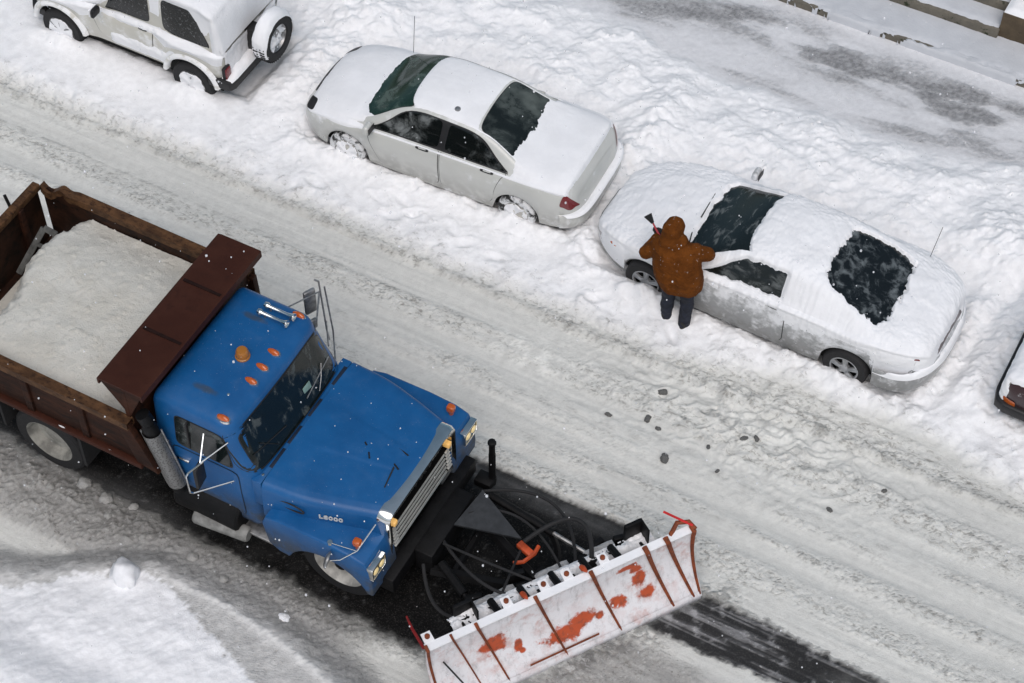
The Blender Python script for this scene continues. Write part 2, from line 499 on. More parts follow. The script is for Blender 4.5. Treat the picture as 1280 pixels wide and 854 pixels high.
    strk = fbm(X * .55, Y * 15, 4, 92); bt = .030 + .06 * tread * sst(-.1, .3, strk) + .17 * sst(.02, .40, strk + .3 * n2) + .14 * sst(.2, .5, n2 + .5 * n3)
    ct = np.stack([bt, bt, bt * 1.02], -1)
    st2 = sst(.0, .35, 11.0 - Y + .15 * n1) * sst(.05, .4, bs) * sst(2.2, -.2, X + (Y - 10)) * .85       # grey wet slush right of it
    strk2 = fbm(X * .5, Y * 9, 4, 96); br2 = .34 + .07 * a1 + .20 * strk2 + .06 * n3 - .20 * sst(.5, .15, bs) * sst(-.2, .3, n2)
    c2 = np.stack([br2, br2 * .985, br2 * .95], -1)
    Cc = Cc * (1 - st2[..., None]) + c2 * st2[..., None]
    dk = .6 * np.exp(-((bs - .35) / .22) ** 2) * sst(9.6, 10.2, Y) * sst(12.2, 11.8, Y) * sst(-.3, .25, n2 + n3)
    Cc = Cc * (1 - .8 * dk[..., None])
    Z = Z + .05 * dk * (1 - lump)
    Z = Z * (1 - .7 * st) + .002 * st + .004 * st * tread
    Cc = Cc * (1 - st[..., None]) + ct * st[..., None]
    # faint second wheel track far right
    # ---- windrow of dirty slush along the truck's near side
    yw = 8.78 - .08 * n1
    wr = sst(yw - .25, yw + .05, Y) * (1 - sst(-.10, .16, Y - ya + .10 * n2 + .05 * n3)) * sst(.1, -.6, bs + .8)
    wl = billow(X * 5.5 + .5 * n2, Y * 5.5, 3, 95)
    zwr = .06 + .05 * np.sin(np.clip((Y - 8.6) / .9, 0, 1) * math.pi) + .040 * n2 + .034 * n3 + .024 * nf + .06 * sst(.2, .5, n3) * sst(-.1, .3, n2)
    bwr = .295 + .07 * n2 + .10 * n3 + .06 * nf + .08 * sst(9.3, 8.8, Y) - .17 * sst(9.25, 9.7, Y)
    bwr = bwr + .05 * sst(-10.2, -12.5, X)
    cwr = np.stack([bwr, bwr * .985, bwr * .945], -1)
    Z = Z * (1 - wr) + zwr * wr
    Cc = Cc * (1 - wr[..., None]) + cwr * wr[..., None]
    # ---- ploughed bank in the near corner
    yr = pchip([-24, -12, -11.1, -10.36, -9.5, -8.6, -7.6, -6.9, -5.8, -4.6, 6], [7.2, 7.7, 7.95, 8.45, 8.86, 8.84, 8.70, 8.54, 8.2, 7.6, 5.0])(X).astype(np.float32) + .04 * n1 + .03 * n2
    n2b = n2 + .8 * n3; yt = yr - pchip([-24, -9.9, -9.4, -8.6, -7.6, -6.9, 6], [.05, .05, .10, .38, .58, .62, .7])(X).astype(np.float32) + .07 * n2b + .05 * n3
    yt = yt - .10 * sst(-10.0, -11.0, X)
    slope = sst(.62, -.04, Y - yr)
    zb = .05 + .24 * slope + .10 * sst(0, -1.2, Y - yr) + slope * (.05 * n1 + .022 * n2) + (.018 * n3 + .010 * nf) * (.4 + .6 * sst(-.2, .2, Y - yt))
    ridge = np.exp(-((Y - yr) / .07) ** 2) * sst(-9.9, -9.2, X)
    zb = zb + .035 * ridge
    hump = sst(7.45, 6.75, Y + .05 * n1)
    zb = zb + .22 * hump
    bk = sst(.70, .35, Y - yr + .08 * n2)
    top_w = np.maximum(sst(.03, -.05, Y - yt), hump)
    bb = .38 + .07 * n2 + .10 * n3 + .06 * nf + .16 * sst(.30, .0, Y - yr) + .14 * ridge + .10 * sst(-9.8, -11.2, X)
    cb = np.stack([bb, bb * .995, bb * .975], -1) * (1 - top_w[..., None]) + np.array([.90, .905, .92]) * top_w[..., None]
    zb = zb * 1.0
    Z = np.maximum(Z * (1 - bk), 0) + zb * bk
    Cc = Cc * (1 - bk[..., None]) + cb * bk[..., None]
    # region index: 0 road 1 roadside snow 2 pavement 3 bank
    reg = np.where(bk > .5, 3, np.where(walk > .5, 2, np.where(park > .5, 1, 0)))
    Cc = np.concatenate([np.clip(Cc, .004, .92), np.clip(cmask * (1 - cl) * (1 - walk) * (1 - st) * (1 - wr) * (1 - bk), 0, 1)[..., None]], -1)
    return Z, Cc, reg

def ground_mat():
    q = NT('street_snow_and_slush')
    at = q.n('ShaderNodeAttribute'); at.attribute_name = 'Col'
    f = q.noise(55, 5, .7); g = q.noise(9, 5, .6)
    s = q.n('ShaderNodeSeparateColor'); q.t.links.new(at.outputs['Color'], s.inputs[0])
    dirt = q.ramp(s.outputs[1], .80, .35)                                  # grit only in the slush
    spec = q.math('MULTIPLY', q.ramp(f, .52, .68), dirt)
    c = q.mix(q.math('MULTIPLY', spec, .30), at.outputs['Color'], (.16, .15, .14))
    dirty = q.math('MULTIPLY', q.ramp(s.outputs[1], .62, .42), q.ramp(s.outputs[1], .05, .16))
    gran = q.noise(19, 6, .78)
    c = q.mix(q.math('MULTIPLY', q.ramp(gran, .56, .70), q.math('MULTIPLY', dirty, .70)), c, (.66, .655, .64))
    c = q.mix(q.math('MULTIPLY', q.ramp(gran, .44, .32), q.math('MULTIPLY', dirty, .75)), c, (.10, .097, .09))
    ck = q.noise(17, 5, .72, stretch=(.55, 1, 1), dist=.5)
    mk = q.math('MULTIPLY', at.outputs['Alpha'], q.ramp(ck, .47, .36))
    c = q.mix(q.math('MULTIPLY', mk, .62), c, (.235, .225, .20))
    mk2 = q.math('MULTIPLY', at.outputs['Alpha'], q.ramp(ck, .55, .66))
    c = q.mix(q.math('MULTIPLY', mk2, .40), c, (.80, .80, .79))
    hs = q.n('ShaderNodeHueSaturation'); q.t.links.new(c, hs.inputs['Color'])
    q.t.links.new(q.ramp(g, .3, .7, .95, 1.05), hs.inputs['Value'])
    q.pr(Base_Color=hs.outputs[0], Roughness=q.ramp(s.outputs[1], .03, .35, .38, .72))
    q.t.links.new(q.ramp(s.outputs[1], .03, .3, .10, .3), q.b.inputs['Specular IOR Level'])
    q.bump(q.math('ADD', q.math('ADD', f, q.math('MULTIPLY', q.math('MULTIPLY', ck, at.outputs['Alpha']), 3.0)), q.math('MULTIPLY', q.math('MULTIPLY', gran, dirty), 5.0)), .5, .014)
    return q.m

GX0, GX1, GY0, GY1, GS = -21.5, 5.0, 5.0, 26.0, .0225
def build_ground():
    xs = np.arange(GX0, GX1 + 1e-6, GS); ys = np.arange(GY0, GY1 + 1e-6, GS)
    X, Y = np.meshgrid(xs, ys, indexing='ij')
    Z, Cc, reg = ground(X, Y)
    nu, nv = X.shape
    P = np.stack([X, Y, Z], -1).reshape(-1, 3); C4 = Cc.reshape(-1, 4)
    du = np.gradient(Z, GS, axis=0); dv = np.gradient(Z, GS, axis=1)
    Nn = np.stack([-du, -dv, np.ones_like(Z)], -1); Nn /= np.linalg.norm(Nn, axis=-1, keepdims=True); Nn = Nn.reshape(-1, 3)
    idx = np.arange(nu * nv).reshape(nu, nv)
    q = np.stack([idx[:-1, :-1], idx[1:, :-1], idx[1:, 1:], idx[:-1, 1:]], -1).reshape(-1, 4)
    fr = reg[:-1, :-1].reshape(-1)
    mat = ground_mat()
    for k, nm in enumerate(('road', 'roadside_snow', 'pavement', 'snow_bank')):
        qq = q[fr == k]
        used, inv = np.unique(qq, return_inverse=True)
        o = npmesh(nm, P[used], inv.reshape(-1, 4), mat, None, C4[used])
        o.data.normals_split_custom_set_from_vertices(Nn[used])
        tag(o, kind='structure')
    # the rest of the snowy ground, out to the horizon, just below the detailed sheet
    bm = B(); n = 60; ext = 900.
    r = [-ext, -200, -60, GX0 + .3, GX1 - .3, 60, 200, ext]; c = [-ext, -200, -60, GY0 + .3, GY1 - .3, 60, 200, ext]
    vs = [[bm.verts.new((x, y, -.06)) for y in c] for x in r]
    for i in range(len(r) - 1):
        for j in range(len(c) - 1):
            bm.faces.new((vs[i][j], vs[i + 1][j], vs[i + 1][j + 1], vs[i][j + 1]))
    tag(obj('ground', bm, M['snow'], None, 0), kind='structure')
    return

def gz(x, y):
    z, _, _ = ground(np.array([[x]], float), np.array([[y]], float)); return float(z[0, 0])
build_ground()
# ================================================================== LOFTED CARS
class Car:
    """car body lofted through cross-sections; +x forward, y to the left, z up.
    v runs 0..8 from the sill over shoulder, side glass and roof rail to the roof's centre line"""
    def __init__(s, W, ZB, ZS, ZT, YT, ZR, arches, L, hoodk=.9, bulge=.012):
        s.W, s.ZB, s.ZS, s.ZT, s.YT, s.ZR = [pchip([a for a, _ in q], [b for _, b in q]) for q in (W, ZB, ZS, ZT, YT, ZR)]
        s.arches = arches; s.x0, s.x1 = L; s.bulge = bulge
    def ctrl(s, x):
        x = np.asarray(x, float)
        w, zb, zs, zt, yt, zr = s.W(x), s.ZB(x), s.ZS(x), s.ZT(x), s.YT(x), s.ZR(x)
        for ax, az, ar in s.arches:
            zb = np.maximum(zb, np.where(np.abs(x - ax) < ar, az + np.sqrt(np.maximum(ar * ar - (x - ax) ** 2, 0)), 0))
        zb = np.minimum(zb, zs - .06)
        y4 = w - .085
        ks = [(w - .045, zb), (w - .012, zb + .38 * (zs - zb)), (w, zb + .70 * (zs - zb)), (w - .028, zs - .018),
              (y4, zs + .012), (.5 * (y4 + yt) + s.bulge, .5 * (zs + .012 + zr)), (yt, zr),
              (yt - .16, zr + (zt - zr) * .62), (yt * 0, zt)]
        Y = np.stack([k[0] for k in ks], -1); Z = np.stack([k[1] for k in ks], -1)
        return Y, Z
    def S(s, x, v, side=1):
        x, v = np.broadcast_arrays(np.asarray(x, float), np.asarray(v, float))
        sh = x.shape; x = x.ravel(); v = np.clip(v.ravel(), 0, 8)
        Y, Z = s.ctrl(x)
        def d(A):                                        # monotone tangents
            dl = np.diff(A, axis=1); t = np.zeros_like(A)
            a, b = dl[:, :-1], dl[:, 1:]
            t[:, 1:-1] = np.where(a * b > 0, 2 * a * b / np.where(np.abs(a + b) < 1e-9, 1, a + b), 0)
            t[:, 0] = dl[:, 0]; t[:, -1] = 0 if A is Z else dl[:, -1]
            return t
        i = np.minimum(v.astype(int), 7); t = v - i; r = np.arange(len(x))
        out = []
        for A in (Y, Z):
            T = d(A)
            out.append((1 + 2 * t) * (1 - t) ** 2 * A[r, i] + t * (1 - t) ** 2 * T[r, i] + t * t * (3 - 2 * t) * A[r, i + 1] + t * t * (t - 1) * T[r, i + 1])
        return np.stack([x, out[0] * side, out[1]], -1).reshape(sh + (3,))
    def N(s, x, v, side=1):
        e = 1e-3
        x = np.clip(x, s.x0 + 2 * e, s.x1 - 2 * e)
        a = s.S(x + e, v, side) - s.S(x - e, v, side); b = s.S(x, np.minimum(v + e * 8, 8), side) - s.S(x, np.maximum(v - e * 8, 0), side)
        n = -np.cross(a, b) * side
        n = n / np.maximum(np.linalg.norm(n, axis=-1, keepdims=True), 1e-9)
        return n
    def P(s, x, v, off=0., side=1):
        return s.S(x, v, side) + s.N(x, v, side) * (np.asarray(off)[..., None] if np.ndim(off) else off)
    def xs(s, n):
        t = np.linspace(0, 1, n); t = .5 - .5 * np.cos(np.pi * t) * (.4 + .6 * np.abs(np.cos(np.pi * t)) ** .0)
        return s.x0 + (s.x1 - s.x0) * (.35 * t + .65 * np.linspace(0, 1, n))
    def body(s, mat, parent, name='body', nx=170, nv=56):
        xs = s.xs(nx); v = np.linspace(0, 8, nv)
        A = s.S(xs[:, None], v[None, :], 1); C_ = s.S(xs[:, None], v[None, :], -1)[:, ::-1][:, 1:]
        P = np.concatenate([A, C_], 1)
        o = gridmesh(name, P, mat, parent)
        bm = bmesh.new(); bm.from_mesh(o.data)             # close nose and tail
        bm.verts.ensure_lookup_table(); k = P.shape[1]
        for vs in (bm.verts[:k], bm.verts[len(bm.verts) - k:]): bm.faces.new(list(vs))
        bmesh.ops.recalc_face_normals(bm, faces=bm.faces)
        for f in bm.faces: f.smooth = True
        bm.to_mesh(o.data); bm.free()
        return o
    def floor(s, mat, parent):
        bm = B()
        xs = np.linspace(s.x0 + .12, s.x1 - .12, 24)
        top = [bm.verts.new((x, s.W(x) - .16, float(s.ZS(x)) - .12)) for x in xs]; top2 = [bm.verts.new((x, -s.W(x) + .16, float(s.ZS(x)) - .12)) for x in xs]
        bot = [bm.verts.new((x, s.W(x) - .16, .2)) for x in xs]; bot2 = [bm.verts.new((x, -s.W(x) + .16, .2)) for x in xs]
        for i in range(len(xs) - 1):
            for a, b in ((top, bot), (bot, bot2), (bot2, top2)): bm.faces.new((a[i], a[i + 1], b[i + 1], b[i]))
        for i in (0, -1): bm.faces.new((top[i], bot[i], bot2[i], top2[i]))
        return obj('underbody', bm, mat, parent)
    def patch(s, name, fx, mat, parent, off=.003, side=1, n=7., rings=9, seg=72, wrap=False, frac=1.0):
        """rounded panel; fx(a,b)->(x,v) with a,b in -1..1 ; wrap: b crosses the centre line (v = 8 -> other side)"""
        th = np.linspace(0, 2 * np.pi, seg, endpoint=False)
        k = 1 / np.maximum(np.abs(np.cos(th)) ** n + np.abs(np.sin(th)) ** n, 1e-9) ** (1 / n)
        r = np.linspace(0, 1, rings + 1)[:, None] * frac
        a = r * (np.cos(th) * k)[None]; b = r * (np.sin(th) * k)[None]
        x, v = fx(a, b)
        if wrap:
            sd = np.where(v <= 8, 1, -1); vv = np.where(v <= 8, v, 16 - v)
            P = np.where((sd == 1)[..., None], s.P(x, vv, off, 1), s.P(x, vv, off, -1))
        else: P = s.P(x, v, off, side)
        P = P.transpose(1, 0, 2)                           # seg x rings
        return gridmesh(name, P, mat, parent, closed_u=True)
    def seam(s, name, xv, mat, parent, side=1, w=.005, off=.0015, n=40):
        xv = np.array(xv, float); t = np.linspace(0, len(xv) - 1, n)
        x = np.interp(t, range(len(xv)), xv[:, 0]); v = np.interp(t, range(len(xv)), xv[:, 1])
        p = s.P(x, v, off, side); nn = s.N(x, v, side); d = np.gradient(p, axis=0); q = np.cross(nn, d); q /= np.maximum(np.linalg.norm(q, axis=1, keepdims=True), 1e-9)
        return gridmesh(name, np.stack([p - q * w, p + q * w], 1), mat, parent)
    def snow(s, name, thick, mat, parent, nx=300, nv=130, up=.6, seed=0):
        """a skin of snow over the body: thick(x, v, side, P, N) metres, below zero = bare"""
        xs = np.linspace(s.x0 + .004, s.x1 - .004, nx); v = np.linspace(.3, 8, nv)
        X, V = np.meshgrid(xs, v, indexing='ij')
        out = []; T = []
        for sd in (1, -1):
            p = s.S(X, V, sd); n = s.N(X, V, sd)
            t = thick(X, V, sd, p, n)
            dirn = n * (1 - up) + np.array([0, 0, 1.]) * up; dirn /= np.linalg.norm(dirn, axis=-1, keepdims=True)
            q = p + dirn * np.maximum(t, -.004)[..., None] 
            if sd == -1: q = q[:, ::-1][:, 1:]; t = t[:, ::-1][:, 1:]
            out.append(q); T.append(t)
        P = np.concatenate(out, 1); T = np.concatenate(T, 1)
        mx = np.maximum.reduce([T[:-1, :-1], T[1:, :-1], T[1:, 1:], T[:-1, 1:]])
        return gridmesh(name, P, mat, parent, keep=mx > -.0005)

def wheel(parent, c, r, wdt, side, rim_mat, style='cap', tyre_mat=None, snowy=False, rr=None):
    """wheel > tyre, rim; outer face towards side*y"""
    rr = rr or r * .66
    h = wdt / 2
    bm = B()
    lathe(bm, [(rr * .96, -h), (r * .93, -h * .98), (r * .99, -h * .72), (r, -h * .3), (r, h * .3), (r * .99, h * .72), (r * .93, h * .98), (rr * .98, h), (rr * .9, h * .7), (rr * .9, -h * .7)], c, (0, side, 0), 40, True)
    t = obj('wheel', bm, tyre_mat or M['rubber'], parent)
    t.name = 'wheel'
    bm = B()
    ox = h * .72
    if style == 'cap':
        lathe(bm, [(rr * .97, ox - .02), (rr * .97, ox + .015), (rr * .86, ox + .03), (rr * .80, ox + .012), (rr * .55, ox + .028), (rr * .3, ox + .040), (0, ox + .045)], c, (0, side, 0), 40)
    elif style == 'truck':
        lathe(bm, [(rr * .99, h * .98), (rr * .97, h * 1.02), (rr * .90, h * .95), (rr * .84, h * .35), (rr * .55, h * .18), (rr * .50, h * .45), (rr * .28, h * .50), (rr * .26, h * .95), (0, h * 1.0)], c, (0, side, 0), 40)
    elif style == 'dish':
        lathe(bm, [(rr * .99, h * .98), (rr * .96, h * 1.0), (rr * .90, h * .7), (rr * .82, -h * .1), (rr * .45, -h * .2), (rr * .40, h * .1), (0, h * .12)], c, (0, side, 0), 40)
    else:
        lathe(bm, [(rr * .98, ox - .02), (rr * .98, ox + .015), (rr * .88, ox + .02), (rr * .84, ox - .05), (0, ox - .06)], c, (0, side, 0), 40)
    rim = obj('rim', bm, rim_mat if style != 'spoke' else M['dark_metal'], t)
    if style == 'spoke':
        bm = B()
        for k in range(5):
            a = 2 * math.pi * k / 5 + .3
            for da in (-.13, .13):
                p0 = (c[0] + .06 * math.cos(a), c[1] + side * (ox + .012), c[2] + .06 * math.sin(a)); p1 = (c[0] + rr * .93 * math.cos(a + da), c[1] + side * (ox + .004), c[2] + rr * .93 * math.sin(a + da))
                tube(bm, [p0, p1], [.030, .024], 6)
        lathe(bm, [(rr * .99, ox - .01), (rr * .99, ox + .02), (rr * .86, ox + .022), (rr * .84, ox - .01)], c, (0, side, 0), 40, True)
        lathe(bm, [(.075, ox - .02), (.07, ox + .022), (0, ox + .028)], c, (0, side, 0), 16)
        obj('rim_spokes', bm, rim_mat, t)
    if snowy:
        bm = B()
        cc = Vector(c); pr = []
        lathe(bm, [(rr * .93, ox + .030), (rr * .90, ox + .040), (rr * .5, ox + .052), (0, ox + .055)], c, (0, side, 0), 40)
        for v in bm.verts:
            f = float(fbm(np.array([v.co.x * 9]), np.array([v.co.z * 9 + c[0]]), 3, 5)[0])
            v.co.y -= side * (.022 + .05 * f) if snowy is True else side * (.005 + .06 * f) 
        obj('packed_snow', bm, M['car_snow'], t)
    return t

def rear_band(c, t, name, xr, hw, dep, z0, z1, mat, par=None):
    ys = np.linspace(-1, 1, 61); out = []
    for q in np.linspace(0, 1, 11):
        ang = q * math.pi
        out.append([(xr - dep * (1 - abs(y) ** 4) - .06 * math.sin(ang) ** .6 * (1 - .5 * abs(y) ** 6) + .16 * abs(y) ** 10, hw * y * (1 + .012 * math.sin(ang)), z0 + (z1 - z0) * (.5 - .5 * math.cos(ang))) for y in ys])
    return gridmesh(name, np.array(out).transpose(1, 0, 2), mat, par or t)

def rear_snow(c, t, xr, hw, dep, z, th):
    ys = np.linspace(-.97, .97, 121); pr = []
    for q in np.linspace(-1, 1, 15):
        f = fbm(ys * 4, ys * 0 + q, 3, 44)
        pr.append([(xr - dep * (1 - abs(y) ** 4) + .16 * abs(y) ** 10 - .01 + .065 * q, hw * y, z + (th + .012 * ff) * (1 - abs(q) ** 3.5)) for y, ff in zip(ys, f)])
    gridmesh('bumper_snow', np.array(pr).transpose(1, 0, 2), M['car_snow'], t)

def mirror_part(parent, c, mat, side, s=(.11, .20, .14), glass=True):
    bm = B(); box(bm, c, s, None, .045, 3, taper=(.8, .9))
    m = obj('door_mirror', bm, mat, parent)
    if glass:
        bm = B(); box(bm, (c[0] - s[0] / 2 - .003, c[1], c[2]), (.006, s[1] * .8, s[2] * .75), None, .002, 1)
        obj('mirror_glass', bm, M['black'], m)
    return m

_q = NT('snow_dusted_tyre'); _q.pr(Base_Color=_q.mix(_q.ramp(_q.noise(9, 5, .65), .40, .56), (.02, .02, .02), (.70, .71, .72)), Roughness=.85); M['tyre_snowy'] = _q.m
# ------------------------------------------------------------------ white sedan
def sedan():
    t = thing('parked_car', 'white four-door sedan with cleared dark windows and a thin coat of snow', 'car',
              (-9.92, 16.62, -.03), R(180 + 2.0))
    L = 2.18
    c = Car(W=[(-L, .50), (-2.13, .66), (-2.02, .775), (-1.75, .835), (-1.3, .853), (0, .855), (1.2, .85), (1.62, .82), (1.92, .74), (2.08, .60), (L, .40)],
            ZB=[(-L, .36), (-2.05, .27), (-1.7, .24), (0, .21), (1.6, .22), (2.0, .24), (L, .34)],
            ZS=[(-L, .58), (-2.14, .66), (-2.07, .80), (-1.98, .90), (-1.5, .93), (-.6, .915), (.6, .88), (1.1, .84), (1.6, .77), (1.95, .66), (2.1, .56), (L, .48)],
            ZT=[(-L, .59), (-2.15, .68), (-2.085, .85), (-2.0, .975), (-1.9, 1.015), (-1.42, 1.055), (-1.2, 1.08), (-.62, 1.335), (-.45, 1.375), (-.1, 1.40), (.28, 1.385), (.42, 1.36), (.55, 1.30), (1.16, .965), (1.26, .945), (1.7, .87), (2.0, .75), (2.1, .62), (L, .50)],
            YT=[(-L, .30), (-2.1, .50), (-1.95, .62), (-1.55, .66), (-.75, .555), (.25, .545), (.5, .57), (1.05, .69), (1.5, .64), (1.95, .48), (L, .24)],
            ZR=[(-L, .585), (-2.14, .67), (-2.08, .83), (-1.99, .955), (-1.5, 1.0), (-1.30, 1.04), (-.72, 1.275), (-.4, 1.315), (.1, 1.325), (.38, 1.285), (.95, .98), (1.06, .93), (1.6, .83), (1.98, .71), (2.1, .59), (L, .49)],
            arches=[(1.31, .27, .335), (-1.31, .27, .335)], L=(-L, L))
    paint = painted('white_car_paint', (.60, .61, .58), .28, (.84, .85, .87), .56, .76, 3.2, grime=(.36, .36, .34))
    b = c.body(paint, t)
    c.floor(M['under'], t)
    gw = glassy('sedan_windscreen', (.010, .030, .020), (.30, .40, .35), .45, .8, 4, .08, .35)
    gs = glassy('sedan_side_glass', (.006, .008, .008), (.50, .54, .54), .46, .80, 3.2, .08, .55)
    gr = glassy('sedan_rear_glass', (.008, .011, .010), (.26, .31, .29), .42, .80, 2.2, .10, .45)
    def ws(a, bb):                                          # windscreen
        v = 8 + bb * 1.86; k = np.abs(bb)
        lo = 1.20 - .17 * k ** 2; hi = .47 - .13 * k ** 2
        return lo + (hi - lo) * (a + 1) / 2, v
    rub = M['black']
    s1 = c.patch('windscreen', ws, gw, t, .004, wrap=True, n=9)
    c.patch('windscreen_seal', lambda a, b_: ws(a * 1.035, b_ * 1.02), rub, s1, .002, wrap=True, n=9)
    def rw(a, bb):
        v = 8 + bb * 1.80; k = np.abs(bb)
        lo = -1.27 + .04 * k ** 2; hi = -.60 - .05 * k ** 2
        return lo + (hi - lo) * (a + 1) / 2, v
    s2 = c.patch('rear_window', rw, gr, t, .004, wrap=True, n=9)
    c.patch('rear_window_seal', lambda a, b_: rw(a * 1.03, b_ * 1.02), rub, s2, .002, wrap=True, n=9)
    for sd in (1, -1):
        def fw(a, bb):                                      # front door glass
            q = (bb + 1) / 2; v = 4.12 + q * 1.62
            f = .94 - .50 * q ** 1.25; r = -.10 - .02 * q
            return r + (f - r) * (a + 1) / 2, v
        def rwd(a, bb):
            q = (bb + 1) / 2; v = 4.12 + q * 1.60
            f = -.20 - .02 * q; r = -1.13 + .50 * q ** 1.4
            return r + (f - r) * (a + 1) / 2, v
        g1 = c.patch('front_door_window', fw, gs, t, .004, sd, n=8)
        g2 = c.patch('rear_door_window', rwd, gs, t, .004, sd, n=8)
        def allw(a, bb):
            q = (bb + 1) / 2; v = 4.02 + q * 1.80
            f = 1.0 - .53 * q ** 1.25; r = -1.20 + .53 * q ** 1.4
            return r + (f - r) * (a + 1) / 2, v
        c.patch('window_surround', allw, rub, g1, .002, sd, n=9)
        # doors: a slightly proud skin over a dark shut line
        def fd(a, bb):
            q = (bb + 1) / 2; v = .35 + q * 3.55
            f = .98 - .02 * q - .22 * (1 - q) ** 2; r = -.14
            return r + (f - r) * (a + 1) / 2, v
        def rd(a, bb):
            q = (bb + 1) / 2; v = .35 + q * 3.55
            f = -.17; r = -.92 - .24 * q ** .8
            return r + (f - r) * (a + 1) / 2, v
        for fx, hx in ((fd, .10), (rd, -.88)):
            dr = c.patch('door', fx, paint, t, .0055, sd, n=14, rings=14)
            c.patch('door_gap', lambda a, b_, fx=fx: fx(a * 1.018, b_ * 1.006), rub, dr, .003, sd, n=14, rings=14)
            hp = c.patch('door_handle', lambda a, b_, hx=hx: (hx + a * .10, 3.02 + b_ * .20), rub, dr, .010, sd, n=4)
            p = c.P(np.array([hx - .06, hx + .05]), np.array([3.08, 3.05]), .018, sd)
            bm = B(); tube(bm, [p[0], p[1]], .011, 6); obj('handle_grip', bm, paint, dr)
        c.seam('belt_trim', [(.97, 4.0), (-.1, 3.99), (-1.17, 4.0)], rub, t, sd, .007, .008)
        tl = c.patch('tail_light', lambda a, b_: (-2.075 + .085 * a - .03 * b_, 3.15 + 1.15 * b_ ) if False else (-2.045 + .075 * a - .035 * b_, 2.75 + .75 * b_), M['red'], t, .008, sd, n=5)
        c.patch('head_light', lambda a, b_: (1.955 + .085 * a, 4.7 + 1.2 * b_), M['black'], t, .022, sd, n=5)
        if sd == 1: mirror_part(t, (.90, sd * .89, .97), paint, sd)
        for wx in (1.31, -1.31):
            wheel(t, (wx, sd * .735, .285), .285, .18, sd, M['rim_white'], 'cap', snowy='y', tyre_mat=M['tyre_snowy'])
    rear_band(c, t, 'rear_bumper', -2.10, .82, .11, .30, .56, paint)
    rear_snow(c, t, -2.10, .84, .11, .545, .030)
    c.patch('tail_light_strip', lambda a, b_: (-2.12 + .010 * a, 8 + 3.6 * b_), paint, t, .004, wrap=True)
    # rear bumper crease and trunk gap
    c.seam('trunk_gap', [(-2.00, 5.2), (-1.6, 5.35), (-1.36, 5.5)], rub, t, 1, .003); c.seam('trunk_gap', [(-2.0, 5.2), (-1.6, 5.35), (-1.36, 5.5)], rub, t, -1, .003)
    c.patch('grille', lambda a, b_: (2.02 + .03 * a, 8 + 1.5 * b_), M['black'], t, .02, wrap=True)
    c.seam('hood_gap', [(1.95, 5.3), (1.5, 5.15), (1.12, 5.0)], rub, t, 1, .003)
    # antennae, wiper, roof badge hole
    bm = B(); tube(bm, [(1.05, -.70, .95), (1.02, -.73, 1.62)], .004, 5); obj('antenna', bm, M['black'], t)
    bm = B(); p = c.P(np.array([-.22]), np.array([7.05]), .008, 1)[0]; lathe(bm, [(.045, -.01), (.04, .01), (0, .016)], p, (0, .2, 1), 16); obj('roof_grommet', bm, M['steel'], t)
    def th(X, V, sd, P, Nn):
        n1 = fbm(X * 2.2 + 9 * sd, P[..., 1] * 2.2, 4, 3); n2 = fbm(X * 9, P[..., 1] * 9 + P[..., 2] * 9, 3, 6)
        up = sst(.42, .80, Nn[..., 2])
        k = np.where(V >= 6, (8 - V) / 1.86, 1.1)
        lo = 1.16 - .17 * k ** 2 + .03 * n2 + .10 * sst(.55, .85, k) * n1 - .03; hi = .49 - .13 * k ** 2
        w1 = sst(.0, .03, lo - X) * sst(-.03, .0, X - hi) * sst(6.05, 6.2, V)
        lo = -1.17 + .05 * n2 + .13 * n1 + .05 * k; hi = -.58 - .05 * k ** 2
        w2 = sst(.0, .03, X - lo) * sst(.03, .0, X - hi) * sst(6.15, 6.3, V)
        side_ = sst(3.4, 3.9, V) * sst(6.2, 5.9, V) * sst(-1.25, -1.15, X) * sst(1.06, 1.0, X)     # window band clear
        edge = sst(0.0, .10, 2.10 - np.abs(X))
        t_ = (.014 + .006 * n1 + .004 * n2) * up * edge
        t_ = t_ + .012 * up * sst(.35, .5, X) * 0 + .020 * sst(1.5, 2.0, -X) * sst(2.13, 2.08, -X) * up
        t_ = t_ + .010 * sst(1.1, 1.3, X) * up * edge
        return t_ - .030 * w1 - .030 * w2 - .030 * side_ - .006 * (1 - up) - .003 - .004 * sst(.1, .4, n2) * sst(.5, -.2, n1)
    c.snow('snow_cover', th, M['car_snow'], t)
    # snow lying on the bumpers
    return t

